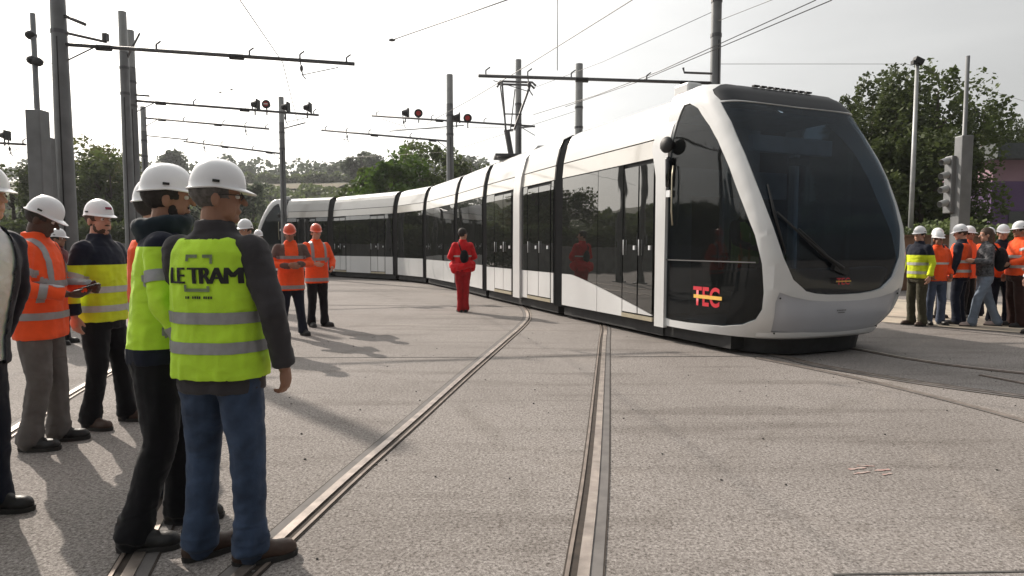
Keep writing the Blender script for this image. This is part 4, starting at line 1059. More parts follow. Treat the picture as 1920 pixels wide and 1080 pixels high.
M_LEATH = mat('brown_leather', (.055, .030, .020), rough=.55, var=.25, vscale=12, bump=.2, bscale=60); M_LEATHD = mat('black_leather', (.012, .011, .011), rough=.5, var=.25, vscale=12, bump=.2)
M_SOLE = mat('boot_sole', (.03, .028, .026), rough=.8, var=.3); M_EYE = mat('eye_white', (.7, .68, .65), rough=.3, var=.02); M_IRIS = mat('iris', (.02, .015, .01), rough=.2)
M_LENSC = mat('spectacle_rim', (.02, .02, .02), rough=.3)

def remesh(mb, vox, sm=3):
    me = mb.me(True); o = bpy.data.objects.new('tmp', me); COL.objects.link(o)
    r = o.modifiers.new('r', 'REMESH'); r.mode = 'VOXEL'; r.voxel_size = vox; r.use_smooth_shade = True
    if sm: s_ = o.modifiers.new('s', 'SMOOTH'); s_.factor = .5; s_.iterations = sm
    dg = bpy.context.evaluated_depsgraph_get()
    res = bpy.data.meshes.new_from_object(o.evaluated_get(dg)); bpy.data.objects.remove(o); bpy.data.meshes.remove(me)
    res.polygons.foreach_set('use_smooth', [True] * len(res.polygons)); return res
def wrinkle(me, amp, seed, fx=7, fz=15):
    me.update()
    N = [v.normal.copy() for v in me.vertices]
    for v, nn in zip(me.vertices, N):
        p = v.co; q = Vector((p.x * fx + seed, p.y * fx, p.z * fz + p.y * 5))
        k = noise.noise(q); k2 = noise.noise(q * 2.3)
        v.co = p + nn * amp * ((1 - 2.2 * abs(k)) * .8 + k2 * .6)
    me.update()
def split_mat(me, planes):
    bm = bmesh.new(); bm.from_mesh(me)
    for co, no in planes:
        bmesh.ops.bisect_plane(bm, geom=bm.verts[:] + bm.edges[:] + bm.faces[:], plane_co=co, plane_no=no, dist=1e-5)
    bm.to_mesh(me); bm.free()
def band(parent, src, name, m, co, no, width, pred=None, off=.004):
    """a strip of the garment between two parallel planes, lifted off as its own piece"""
    co, no = Vector(co), Vector(no).normalized(); bm = bmesh.new(); bm.from_mesh(src.data)
    for s_, inv in ((width / 2, 1), (-width / 2, -1)):
        bmesh.ops.bisect_plane(bm, geom=bm.verts[:] + bm.edges[:] + bm.faces[:], plane_co=co + no * s_, plane_no=no * inv, clear_outer=True, dist=1e-5)
    if pred:
        kill = [q for q in bm.faces if not pred(q.calc_center_median())]
        bmesh.ops.delete(bm, geom=kill, context='FACES')
    if not bm.faces: bm.free(); return None
    bm.normal_update()
    for v in bm.verts: v.co += v.normal * off
    me = bpy.data.meshes.new(name); bm.to_mesh(me); bm.free()
    me.materials.clear(); me.polygons.foreach_set('material_index', [0] * len(me.polygons))
    return link(name, me, m, parent)

def helmet(parent, M, mat_, vox=0, badge=None):
    v = []; f = []; seg = 32; rows = 10
    for k in range(rows + 1):
        ph = math.pi / 2 * k / rows
        for i in range(seg):
            a = 2 * math.pi * i / seg; ca, sa = math.cos(a), math.sin(a)
            rx = .148 if ca > 0 else .140; r = math.sin(ph) ** .82
            z = .142 * math.cos(ph) - (.022 * max(0, -ca) * (k / rows) ** 3)
            ridge = .007 * math.exp(-(sa * r * .118 / .022) ** 2) * (1 - (k / rows) ** 4)
            v.append(Vector((rx * ca * r, .118 * sa * r, z + ridge)))
    # brim
    for i in range(seg):
        a = 2 * math.pi * i / seg; ca, sa = math.cos(a), math.sin(a); b = v[rows * seg + i]
        e = .012 + .048 * max(0, ca) ** 2.2
        v.append(Vector((b.x + e * ca, b.y + e * .5 * sa, b.z - .010 - .012 * max(0, ca) ** 2)))
    for i in range(seg):
        b = v[(rows + 1) * seg + i]; v.append(Vector((b.x * .97, b.y * .97, b.z - .006)))
    for i in range(seg):
        a = 2 * math.pi * i / seg; v.append(Vector((.125 * math.cos(a), .10 * math.sin(a), .01)))
    for k in range(rows + 3):
        for i in range(seg):
            j = (i + 1) % seg; f.append((k * seg + i, (k + 1) * seg + i, (k + 1) * seg + j, k * seg + j))
    bm = bmesh.new(); vs = [bm.verts.new(p) for p in v]
    for q in f: bm.faces.new([vs[i] for i in q])
    bmesh.ops.remove_doubles(bm, verts=bm.verts, dist=1e-5); bmesh.ops.recalc_face_normals(bm, faces=bm.faces)
    me = bpy.data.meshes.new('h'); bm.to_mesh(me); bm.free(); me.polygons.foreach_set('use_smooth', [True] * len(me.polygons)); me.set_sharp_from_angle(angle=R(50))
    o = link('helmet', me, mat_, parent); o.matrix_local = M
    for q in (1, -1): MB().box((.0, q * .117, .018), (.035, .012, .014)).obj('helmet_clip', M_LENSC, o)
    if badge:
        bm_ = MB(); 
        for i in range(5): bm_.box((.140, (i - 2) * .012, .062), (.010, .009, .022), Matrix.Rotation(R(-30), 3, 'Y'))
        bm_.obj('helmet_emblem', badge, o)
    return o

PCOUNT = [0]
def person(pos, face, label, H=1.78, vox=.012, bulk=1.0, skin=None, hair=None, hairlen=0, helm=None, head=(0, 0), lean=0.0,
           armL=None, armR=None, legL=None, legR=None, jacket=None, jmats=None, trousers=None, shoes=None, vest=None, bands=(), beard=None,
           glasses=False, scarf=None, badge=None, hem=.80, curl=.35, collar=True, openf=False, group=None, handres=None, shirt=None):
    PCOUNT[0] += 1; seed = PCOUNT[0] * 3.7; S = H / 1.78
    skin = skin or M_SKIN
    root = empty('person', (pos[0], pos[1], 0), R(face), label, 'person', group); root.scale = (S, S, S)
    armL = armL or ((-.03, .27, 1.16), (.04, .28, .91)); armR = armR or ((-.03, -.27, 1.16), (.04, -.28, .91))
    legL = legL or ((.02, .11, .50), (-.02, .12, .09), 10); legR = legR or ((.02, -.11, .50), (-.02, -.12, .09), -10)
    arms = {1: armL, -1: armR}; legs = {1: legL, -1: legR}
    def LN(p):    # lean of the upper body about the hips
        p = Vector(p)
        if p.z > .95: p = p + Vector(((p.z - .95) * math.tan(R(lean)), 0, 0))
        return p
    sh = {s_: LN((-.015, s_ * .195 * (.5 + .5 * bulk), 1.44)) for s_ in (1, -1)}
    hb = LN((-.01, 0, 1.56))
    HM = Matrix.Translation(hb) @ Matrix.Rotation(R(head[0]), 4, 'Z') @ Matrix.Rotation(R(head[1]), 4, 'Y') @ Matrix.Translation((.01, 0, -1.56))
    H3 = HM.to_3x3(); hp = lambda *p: HM @ Vector(p)
    # ---- body: head, neck, trunk, arms, hands and legs in one surface
    b = MB()
    b.ell(hp(-.008, 0, 1.695), (.098, .077, .098), H3, 18, 12).ell(hp(.020, 0, 1.635), (.070, .060, .085), H3, 14, 10).ell(hp(.058, 0, 1.570), (.032, .034, .026), H3)
    b.ell(hp(.035, .033, 1.615), (.042, .028, .05), H3).ell(hp(.035, -.033, 1.615), (.042, .028, .05), H3).ell(hp(.068, 0, 1.695), (.022, .055, .016), H3)
    b.cap(hp(.088, 0, 1.672), hp(.112, 0, 1.640), .009, .014, 8).ell(hp(.084, 0, 1.603), (.014, .026, .011), H3)
    for s_ in (1, -1): b.ell(hp(-.008, s_ * .079, 1.648), (.020, .010, .033), H3)
    b.cap(LN((-.025, 0, 1.44)), hp(-.012, 0, 1.60), .066, .058)
    b.loft([(z, LN((x, 0, z)).x, 0, rx, ry) for z, x, rx, ry in ((.86, 0, .10, .15), (.98, 0, .10, .15), (1.12, 0, .095, .135), (1.3, 0, .105, .16), (1.42, -.01, .09, .165), (1.49, -.015, .06, .09))])
    fing = []
    for s_ in (1, -1):
        e, w = LN(arms[s_][0]) if arms[s_][0][2] > .95 else Vector(arms[s_][0]), Vector(arms[s_][1])
        if w.z > .95: w = LN(w)
        b.cap(sh[s_] + Vector((0, -s_ * .035, -.03)), e, .040, .034).cap(e, w, .038, .026)
        d = (w - e).normalized(); tw = arms[s_][2] if len(arms[s_]) > 2 else None
        pn = Vector((0, -s_, 0)) if tw is None else Vector(tw)      # palm direction
        pn = (pn - d * pn.dot(d)).normalized(); across = d.cross(pn).normalized()
        if tw is None and across.x < 0: across = -across           # across points to the thumb side (forward)
        m3 = Matrix((d, across, pn)).transposed()
        b.ell(w + d * .050, (.055, .043, .018), m3, 12, 8)
        for k in range(4):
            off = (1.5 - k) * .0205; L = (.070, .078, .072, .056)[k]; base = w + d * (.085 - .004 * abs(k - 1.2)) + across * off
            cu = curl + k * .07
            d1 = (d * math.cos(cu) + pn * math.sin(cu)); d2 = (d * math.cos(cu * 2.1) + pn * math.sin(cu * 2.1)); d3 = (d * math.cos(cu * 2.9) + pn * math.sin(cu * 2.9))
            p1 = base + d1 * L * .5; p2 = p1 + d2 * L * .32; p3 = p2 + d3 * L * .24
            b.cap(base - d * .02, p1, .0098, .0092, 7).cap(p1, p2, .0092, .0085, 7).cap(p2, p3, .0085, .0075, 7)
        tb = w + d * .025 + across * .030; t1 = tb + (d * .75 + across * .45 + pn * .35).normalized() * .04; t2 = t1 + (d * .9 + across * .1 + pn * .45).normalized() * .032
        b.cap(tb, t1, .014, .011, 8).cap(t1, t2, .0105, .0085, 8)
        k_, a_ = Vector(legs[s_][0]), Vector(legs[s_][1])
        b.cap((0, s_ * .085, .92), k_, .075, .052).cap(k_, a_, .050, .034)
        fd = Vector((math.cos(R(legs[s_][2])), math.sin(R(legs[s_][2])), 0))
        b.cap(a_ + Vector((0, 0, -.04)), Vector((a_.x, a_.y, a_.z - .055)) + fd * .12, .034, .026)
    bv = handres or max(.0062, vox * .62)
    body = link('body', remesh(b, bv, 2), skin, root)
    for s_ in (1, -1):
        eo = MB().ell(hp(.080, s_ * .031, 1.668), (.0125, .0125, .0105), H3, 10, 7).obj('eye', M_EYE, root, True)
        MB().ell(hp(.0905, s_ * .032, 1.668), (.004, .006, .006), H3, 8, 5).obj('iris', M_IRIS, eo, True)
    # ---- hair
    if hair:
        hbm = MB().ell(hp(-.016, 0, 1.700), (.104, .086, .102), H3, 20, 14)
        if hairlen: hbm.loft([(z, LN((-.05, 0, z)).x, 0, .065, .085) for z in (1.70, 1.62, 1.52, 1.52 - hairlen)])
        hm = remesh(hbm, max(.010, vox), 1)
        inv = HM.inverted(); bm = bmesh.new(); bm.from_mesh(hm)
        kill = [q for q in bm.faces if (lambda c: (c.x > .045 and c.z < 1.725) or (c.x > -.004 and c.z < 1.655 and abs(c.y) < .12) or (not hairlen and c.z < 1.615 + max(0, c.x) * .6))(inv @ q.calc_center_median())]
        bmesh.ops.delete(bm, geom=kill, context='FACES'); bm.to_mesh(hm); bm.free(); wrinkle(hm, .004, seed, 40, 40)
        link('hair', hm, hair, root)
    if beard:
        bb = MB().ell(hp(.040, 0, 1.575), (.048, .050, .036), H3).ell(hp(.022, .042, 1.605), (.030, .020, .042), H3).ell(hp(.022, -.042, 1.605), (.030, .020, .042), H3).ell(hp(.088, 0, 1.619), (.010, .028, .006), H3)
        bm_ = remesh(bb, .007, 1); wrinkle(bm_, .003, seed, 50, 50); link('beard', bm_, beard, root)
    if glasses:
        gm = MB()
        for s_ in (1, -1):
            pts = [hp(.104 - abs(.010 * math.sin(t)), s_ * (.032 + .024 * math.cos(t)), 1.668 + .018 * math.sin(t)) for t in [k * math.pi / 6 for k in range(13)]]
            gm.tube(pts, .0022, 5); gm.tube([hp(.098, s_ * .056, 1.672), hp(.03, s_ * .078, 1.672), hp(-.01, s_ * .082, 1.665)], .0025, 5)
        gm.tube([hp(.104, .008, 1.672), hp(.104, -.008, 1.672)], .002, 5).obj('glasses', M_LENSC, root, True)
    if helm:
        helmet(root, HM @ Matrix.Translation((-.006, 0, 1.712)) @ Matrix.Rotation(R(4), 4, 'Y') @ Matrix.Scale(.82, 4), helm, badge=badge)
    # ---- trousers
    tr = MB(); tr.loft([(z, x, 0, rx * bulk, ry * bulk) for z, x, rx, ry in ((.80, 0, .115, .175), (.90, -.01, .128, .182), (1.0, 0, .12, .17), (1.06, 0, .11, .155))])
    for s_ in (1, -1):
        k_, a_ = Vector(legs[s_][0]), Vector(legs[s_][1]); a2 = a_ + (a_ - k_).normalized() * .035
        tr.cap((-.01, s_ * .088, .86), k_, .102 * bulk, .074, 14).cap(k_, a2, .074, .062, 14)
        tr.tube([a2 + (k_ - a2).normalized() * .14, a2], [.070, .082], 14)
    tm = remesh(tr, vox, 3); wrinkle(tm, .0060, seed, 13, 3.5); wrinkle(tm, .0035, seed + 2, 9, 17)
    tro = link('trousers', tm, trousers or M_NAVY, root)
    # ---- trouser details: back pockets, belt
    if vox <= .013:
        for s_ in ((1, -1) if hem > .9 else ()):
            pk = band(root, bpy.data.objects[tro.name], 'back_pocket', trousers or M_NAVY, (0, s_ * .085, 0), (0, 1, 0), .115, pred=lambda c: c.x < 0 and .845 < c.z < .965, off=.005)
        for s_ in (1, -1): band(root, tro, 'hem', trousers or M_NAVY, (0, 0, .125), (0, 0, 1), .025, pred=lambda c: c.y * s_ > 0, off=.0035)
    # ---- shoes
    for s_ in (1, -1):
        a_ = Vector(legs[s_][1]); fa = R(legs[s_][2]); M_ = Matrix.Translation((a_.x, a_.y, a_.z - .09)) @ Matrix.Rotation(fa, 4, 'Z')
        sm_ = MB().cap((-.035, 0, .050), (.155, 0, .040), .047, .043, 14).ell((.13, .0, .038), (.075, .050, .040)).ell((-.03, 0, .045), (.055, .042, .05)).cap((-.015, 0, .07), (-.02, 0, .15), .050, .052, 14).cap((.0, 0, .09), (.10, 0, .055), .045, .03, 12)
        sme = remesh(sm_, max(.009, vox * .8), 2)
        for v in sme.vertices: v.co.z = max(v.co.z, .012)
        so = link('shoe', sme, shoes or M_LEATHD, root); so.matrix_local = M_
        v = []; f = []; n = 20
        for z, g_ in ((.0, 1.0), (.026, 1.03)):
            for i in range(n):
                t = 2 * math.pi * i / n; x = .062 + .142 * math.cos(t); w_ = .050 * (1 + .12 * math.cos(t)) * abs(math.sin(t)) ** .8 * math.copysign(1, math.sin(t)); v.append((.062 + (x - .062) * g_, w_ * g_, z))
        for i in range(n): j = (i + 1) % n; f.append((i, j, n + j, n + i))
        f.append(tuple(reversed(range(n)))); f.append(tuple(range(n, 2 * n)))
        link('sole', mesh(v, f, False), M_SOLE, so)
    # ---- jacket
    def torso(infl, top, hem_, narrow=0.0):
        rings = [(hem_, 0, .138, .190), (.95, 0, .140, .185), (1.08, .005, .136, .176), (1.22, .005, .136, .184), (1.34, 0, .132, .192), (1.42, -.008, .116, .180), (1.475, -.012, .092, .138)]
        if top: rings += [(1.51, -.015, .076, .085), (1.555, -.012, .074, .076)]
        r = []
        for z, x, rx, ry in rings:
            if z <= hem_ and z != hem_: continue
            bx = 1 + (bulk - 1) * (1.0 if z < 1.3 else .5)
            r.append((z, LN((x, 0, z)).x, 0, rx * bx + infl, (ry - (narrow if z > 1.3 else 0)) * bx + infl))
        return sorted(r)
    jo = None
    if jacket:
        j = MB().loft(torso(0, collar, hem), 28)
        for s_ in (1, -1):
            e = LN(arms[s_][0]) if arms[s_][0][2] > .95 else Vector(arms[s_][0]); w = Vector(arms[s_][1]); w = LN(w) if w.z > .95 else w
            we = w - (w - e).normalized() * .015
            j.cap(sh[s_] + Vector((0, -s_ * .022, -.018)), e, .076 * (.6 + .4 * bulk), .056, 14).cap(e, we - (we - e).normalized() * .03, .056, .043, 14).tube([we - (we - e).normalized() * .10, we], [.049, .051], 14)
        jm = remesh(j, vox, 3); wrinkle(jm, .0055, seed + 9, 12, 4); wrinkle(jm, .0035, seed + 3, 9, 18)
        if openf:
            bm = bmesh.new(); bm.from_mesh(jm); bmesh.ops.delete(bm, geom=[q for q in bm.faces if (lambda c: c.x > .02 and abs(c.y) < .085)(q.calc_center_median())], context='FACES'); bm.to_mesh(jm); bm.free()
        if jmats:      # [(plane_co, plane_no)], function centre -> index, materials
            split_mat(jm, jmats[0]); jo = link('jacket', jm, jmats[2], root)
            for q in jm.polygons: q.material_index = jmats[1](q.center)
        else: jo = link('jacket', jm, jacket, root)
    if shirt: link('shirt_front', remesh(MB().loft(torso(-.010, True, hem + .02), 28), vox, 2), shirt, root)
    vo = None
    if vest:
        vm = remesh(MB().loft(torso(.022, False, hem + .06, .012), 32), vox, 4); wrinkle(vm, .0065, seed + 5, 15, 3.5); wrinkle(vm, .003, seed + 7, 8, 14)
        bm = bmesh.new(); bm.from_mesh(vm)
        cx = LN((0, 0, 1.5)).x
        kill = [q for q in bm.faces if (lambda c: (c.z > 1.474 and abs(c.y) < .085) or (c.z > 1.34 and c.x - cx > .0 and abs(c.y) < .015 + (c.z - 1.34) * .55) or c.z < hem + .066)(q.calc_center_median())]
        bmesh.ops.delete(bm, geom=kill, context='FACES'); bm.to_mesh(vm); bm.free()
        vo = link('vest', vm, vest, root)
    for bd in bands:
        src = vo if bd[0] == 'v' else jo
        if src is None: continue
        kind = bd[1]
        if kind == 'h':       # horizontal band round the trunk at height z
            band(root, src, 'reflective_band', bd[4] if len(bd) > 4 else M_TAPE, (0, 0, bd[2]), (0, 0, 1), bd[3], pred=(lambda c: abs(c.y) < .20 * bulk + .01) if bd[0] == 'j' else None)
        elif kind in ('L', 'R', 'l', 'r'):   # band round a sleeve: capital = upper arm, small = forearm; bd[2] fraction
            s_ = 1 if kind.lower() == 'l' else -1; e = LN(arms[s_][0]) if arms[s_][0][2] > .95 else Vector(arms[s_][0]); w = Vector(arms[s_][1]); w = LN(w) if w.z > .95 else w
            A, B = (sh[s_], e) if kind.isupper() else (e, w); c0 = A.lerp(B, bd[2])
            band(root, src, 'reflective_band', bd[4] if len(bd) > 4 else M_TAPE, c0, (B - A), bd[3], pred=lambda c, c0=c0, s_=s_: (c - c0).length < .11 and abs(c.y) > .02)
        elif kind == 's':     # shoulder stripes
            for s_ in (1, -1):
                band(root, src, 'shoulder_band', bd[4] if len(bd) > 4 else M_TAPE, (0, s_ * .115, 0), (0, 1, 0), bd[3], pred=lambda c: c.z > bd[2])
    if scarf:
        sc_ = MB(); 
        for k in range(3): sc_.tube([hb + Vector((-.015 + (.088 + .01 * k) * math.cos(t), (.088 + .006 * k) * math.sin(t), -.075 + .030 * k + .015 * math.cos(t))) for t in [i * math.pi / 8 for i in range(17)]], .030, 8)
        sm_ = remesh(sc_, vox, 2); wrinkle(sm_, .008, seed, 12, 12); link('scarf', sm_, scarf, root)
    root['_dummy'] = 0; del root['_dummy']
    return root, jo, vo
def gp(x, y): p = at(x, y); return (p.x, p.y)
GW = 'group of men in white helmets at the left'
zsplit = lambda *zs: [((0, 0, z), (0, 0, 1)) for z in zs]
# man with the lettered vest
p6, j6, v6 = person(gp(426, 1047), 80, 'man seen from behind in lime vest lettered LE TRAM, charcoal jacket and jeans', H=1.785, vox=.010, bulk=1.0, skin=M_SKIN2, hair=M_HAIRG,
    helm=M_HELM, head=(-58, 2), armL=((.06, .25, 1.18), (.20, .14, 1.08)), armR=((-.04, -.285, 1.16), (.03, -.29, .90)), curl=.45,
    legL=((.03, .12, .50), (-.01, .13, .09), -36), legR=((.01, -.115, .50), (-.02, -.135, .09), -52), jacket=M_DGREY, trousers=M_JEAN, shoes=M_LEATH, vest=M_LIME,
    bands=[('v', 'h', 1.135, .050), ('v', 'h', 1.005, .050)], glasses=True, hem=.80, group=GW)
def on_vest(me, name, m, yo, zo, off=.006):
    src = v6.data; bv = BVHTree.FromPolygons([v.co.copy() for v in src.vertices], [tuple(p.vertices) for p in src.polygons])
    bm = bmesh.new(); bm.from_mesh(me); bmesh.ops.triangulate(bm, faces=bm.faces)
    for _ in range(2):
        lg = [e for e in bm.edges if e.calc_length() > .02]
        if lg: bmesh.ops.subdivide_edges(bm, edges=lg, cuts=1); bmesh.ops.triangulate(bm, faces=bm.faces)
    for v in bm.verts:
        y, z = yo - v.co.x, zo + v.co.y; h = bv.ray_cast(Vector((-1, y, z)), Vector((1, 0, 0)))
        v.co = Vector(((h[0].x if h[0] else -.15) - off, y, z))
    o_ = bpy.data.meshes.new(name); bm.to_mesh(o_); bm.free(); return link(name, o_, m, p6)
M_INK = mat('black_print', (.012, .012, .012), rough=.7); M_INKG = mat('grey_print', (.17, .22, .12), rough=.7)
for k, dx in enumerate((-.0048, 0, .0048)):
    on_vest(text_mesh('LE', .100, .0, sx=.92), 'vest_lettering', M_INK, .094 + dx, 1.315, .006 + k * .0007)
    for q, (ch, yy) in enumerate((('T', .034), ('R', -.022), ('A', -.082), ('M', -.150))):
        on_vest(text_mesh(ch, .100, .0, sx=.92 if ch != 'M' else .85), 'vest_lettering', M_INK, -.024 + yy * .86 + dx, 1.315, .006 + k * .0007)
def flat_rects(R_):
    m = MB()
    for x0, y0, x1, y1 in R_: m.add([(x0, y0, 0), (x1, y0, 0), (x1, y1, 0), (x0, y1, 0)], [(0, 1, 2, 3)])
    return m.me()
for R1_ in ([(-.055, .07, .0, .084), (.025, .07, .065, .084), (-.062, -.075, .052, -.061), (-.062, -.075, -.050, -.045), (-.055, .055, -.043, .084), (.043, -.075, .055, -.05), (.055, .045, .067, .084)]): on_vest(flat_rects([R1_]), 'emblem_bar', M_INKG, -.008, 1.325)
on_vest(flat_rects([(-.06 + i * .0105, -.005, -.0525 + i * .0105 + (.001 if i % 3 else 0), .006) for i in range(12) if i not in (2, 7)]), 'vest_small_print', M_INK, -.01, 1.225)
# man beside him
person(gp(314, 1001), 26, 'bearded man in lime jacket with dark scarf and black trousers beside the vest man', H=1.80, vox=.011, bulk=1.04, skin=M_SKIN2, hair=M_HAIRD, beard=M_HAIRD, scarf=M_SCARF,
    helm=M_HELM, head=(2, 0), lean=5, armL=((.02, .28, 1.17), (.10, .26, .92)), armR=((.01, -.275, 1.17), (.16, -.265, .93)), legL=((.06, .11, .50), (.06, .12, .09), -5), legR=((-.01, -.11, .50), (-.13, -.13, .09), -16),
    jacket=M_LIME, jmats=(zsplit(.955, 1.43), lambda c: 1 if (c.z < .955 or c.z > 1.43) else 0, [M_LIME, M_NAVY]), trousers=M_BLACKC, bands=[('j', 'R', .55, .055), ('j', 'r', .45, .05), ('j', 'L', .55, .055)], hem=.88, group=GW)
person((-2.07, 3.75), 25, 'man mostly hidden behind the bearded man, orange vest over a white shirt', H=1.79, vox=.015, skin=M_SKIN, hair=M_HAIRD, helm=M_HELM, head=(5, 0), jacket=M_WHITEC, vest=M_ORNG, trousers=M_NAVY,
    bands=[('v', 'h', 1.10, .05)], group=GW)
# phone man
p2, j2, _ = person(gp(88, 836), 12, 'man in orange hi-vis jacket and grey trousers bending his head over a phone', H=1.77, vox=.012, bulk=1.05, skin=M_SKIN3, hair=M_HAIRD, helm=M_HELM, head=(4, 24),
    armL=((.04, .27, 1.17), (.27, .14, 1.15)), armR=((.0, -.28, 1.17), (.24, -.16, 1.12), (0.1, .5, 1)), legL=((.04, .10, .50), (.03, .12, .09), 4), legR=((.02, -.10, .50), (-.06, -.10, .09), -6),
    jacket=M_ORNG, trousers=M_GREYT, bands=[('j', 'h', .965, .05), ('j', 'h', 1.19, .045), ('j', 's', 1.20, .045), ('j', 'R', .60, .05), ('j', 'r', .5, .05), ('j', 'L', .6, .05)], hem=.80, group=GW)
ph = beveled(MB().box((0, 0, 0), (.15, .075, .009)).obj('phone', M_BLK), .003); M_ = p2.matrix_basis
bpy.context.view_layer.update(); ph.location = p2.matrix_world @ Vector((.345, -.10, 1.165)); ph.rotation_euler = (0, R(-18), R(20)); tag(ph, 'black phone held by the man in the orange jacket', 'phone')
MB().box((0, 0, .0052), (.14, .066, .001)).obj('screen', M_BLK, ph)
person(gp(203, 796), -4, 'bearded man in two-tone navy and yellow jacket, his white helmet with a dark red emblem', H=1.77, vox=.012, bulk=1.05, skin=M_SKIN, hair=M_HAIRB, beard=M_HAIRB, helm=M_HELM, badge=mat('badge_red', (.25, .02, .06)),
    head=(-18, 0), armL=((.02, .28, 1.17), (.20, .20, 1.05)), armR=((-.05, -.28, 1.17), (-.02, -.29, .92)), legL=((.05, .11, .50), (.08, .13, .09), 5), legR=((.02, -.11, .50), (-.05, -.13, .09), -10),
    jacket=M_NAVY, jmats=(zsplit(1.31, 1.02), lambda c: 0 if (c.z > 1.31 or (abs(c.y) > .215 and c.z < 1.02)) else 1, [M_NAVY, M_YELV]), trousers=M_BLACKC, shoes=M_LEATH,
    bands=[('j', 'h', 1.115, .05, M_TAPEW), ('j', 'h', .965, .05, M_TAPEW), ('j', 'R', .8, .05, M_TAPEW)], hem=.86, group=GW)
person((-2.84, 3.30), -4, 'man cut off by the left edge, navy coat open over a white shirt', H=1.82, vox=.014, bulk=1.05, skin=M_SKIN, hair=M_HAIRG, helm=M_HELM, head=(0, 0), jacket=M_NAVY, shirt=M_WHITEC, openf=True, trousers=M_NAVY,
    legL=((.02, .11, .50), (.0, .12, .09), 5), legR=((.02, -.11, .50), (-.06, -.12, .09), -5), lean=13, armR=((-.20, -.25, 1.18), (-.12, -.23, .93)), armL=((.02, .25, 1.17), (-.02, .22, .92)), group=GW)
# pair in orange helmets
GO = 'pair in orange helmets standing on the open concrete'
yoke = (zsplit(1.27, .83), lambda c: 1 if (c.z > 1.27 and c.z < 1.46 and abs(c.y) > .06) or c.z < .83 else 0, [M_ORNG, M_GRYB])
person(gp(548, 629), -62, 'worker in orange helmet with folded arms, nearer of the pair, brown shoulders on his jacket', H=1.76, vox=.016, bulk=1.12, skin=M_SKIN2, hair=M_HAIRD, helm=M_HELMO, head=(-12, 12),
    armL=((.06, .30, 1.17), (.25, .06, 1.17)), armR=((.06, -.30, 1.17), (.26, -.04, 1.14)), legL=((.03, .12, .50), (.02, .17, .09), 20), legR=((.02, -.11, .50), (-.02, -.17, .09), -12),
    jacket=M_ORNG, jmats=(zsplit(1.18, .83), lambda c: 1 if c.z > 1.30 and abs(c.y) > .10 or (c.z > 1.1 and c.x > .2) else 0, [M_ORNG, M_GRYB]), trousers=M_NAVY, bands=[('j', 'h', .80, .06), ('j', 'h', 1.28, .05), ('j', 'L', .55, .06, M_GRYB), ('j', 'R', .55, .06, M_GRYB)], hem=.75, group=GO)
person(gp(596, 612), -50, 'worker in orange helmet and orange vest standing just behind the folded arms worker', H=1.80, vox=.016, bulk=1.05, skin=M_SKIN, hair=M_HAIRB, helm=M_HELMO, head=(-10, 4),
    armL=((.02, .29, 1.17), (.20, .20, 1.05)), armR=((.0, -.28, 1.17), (.22, -.12, 1.12)), legL=((.03, .10, .50), (.05, .11, .09), 25), legR=((.02, -.10, .50), (-.04, -.10, .09), -5),
    jacket=M_ORNG, trousers=M_BLACKC, bands=[('j', 'h', .84, .06), ('j', 'h', 1.20, .05), ('j', 's', 1.15, .05)], hem=.78, group=GO)
# red worker
p9, j9, _ = person(gp(868, 585), 105, 'dark haired worker all in red with a red jacket tied at the waist', H=1.82, vox=.016, bulk=.92, skin=M_SKIN, hair=M_HAIRD, head=(-55, 0),
    armL=((.04, .27, 1.18), (.22, .12, 1.12)), armR=((.03, -.27, 1.18), (.20, -.12, 1.10)), legL=((.0, .06, .50), (-.02, .055, .09), 8), legR=((.0, -.06, .50), (-.02, -.055, .09), -8),
    jacket=M_REDC, trousers=cloth('deep_red', (.33, .012, .016)), shoes=M_LEATHD, bands=[('j', 'h', 1.20, .035, M_TAPEW)], hem=.86)
tj = remesh(MB().tube([(.16 * math.cos(t), .215 * math.sin(t), 1.0 + .03 * math.sin(2 * t)) for t in [i * math.pi / 10 for i in range(21)]], .075, 10).ell((-.05, .20, .93), (.09, .07, .10)).ell((0, -.21, .95), (.09, .06, .09)), .018, 3)
wrinkle(tj, .014, 3, 10, 10); link('tied_jacket', tj, M_REDC, p9)
bpy.context.view_layer.update()
bag = remesh(MB().ell((0, 0, 0), (.06, .10, .14)).ell((0, 0, .08), (.05, .08, .08)), .014, 2)
bo_ = link('shoulder_bag', bag, M_BLACKC); bo_.location = p9.matrix_world @ Vector((-.19, .0, 1.18)); bo_.rotation_euler = (0, 0, R(105)); tag(bo_, 'small black bag on the back of the worker in red', 'bag')
MB().tube([(.03, .05, .1), (.06, .09, .24), (.16, .10, .34)], .012, 6).obj('strap', M_BLACKC, bo_, True)
# partly hidden people at the left
GH = 'people half hidden behind the group at the left'
person((-3.78, 9.1), -100, 'person whose white helmet shows just over the vest man right shoulder', H=1.78, vox=.018, skin=M_SKIN, hair=M_HAIRB, helm=M_HELM, jacket=M_DGREY, vest=M_ORNG, trousers=M_NAVY, group=GH)
person((-5.65, 14.3), -70, 'small far person in white helmet and orange vest before the rear cab', H=1.76, vox=.02, skin=M_SKIN2, hair=M_HAIRD, helm=M_HELM, jacket=M_DGREY, vest=M_ORNG, trousers=M_NAVY, group=GH)
person((-6.65, 9.4), 10, 'short person in dark red jacket seen just behind the man with the phone', H=1.66, vox=.018, skin=M_SKIN2, hair=M_HAIRD, helm=M_HELM, jacket=cloth('maroon', (.12, .02, .025)), trousers=M_BLACKC, group=GH)
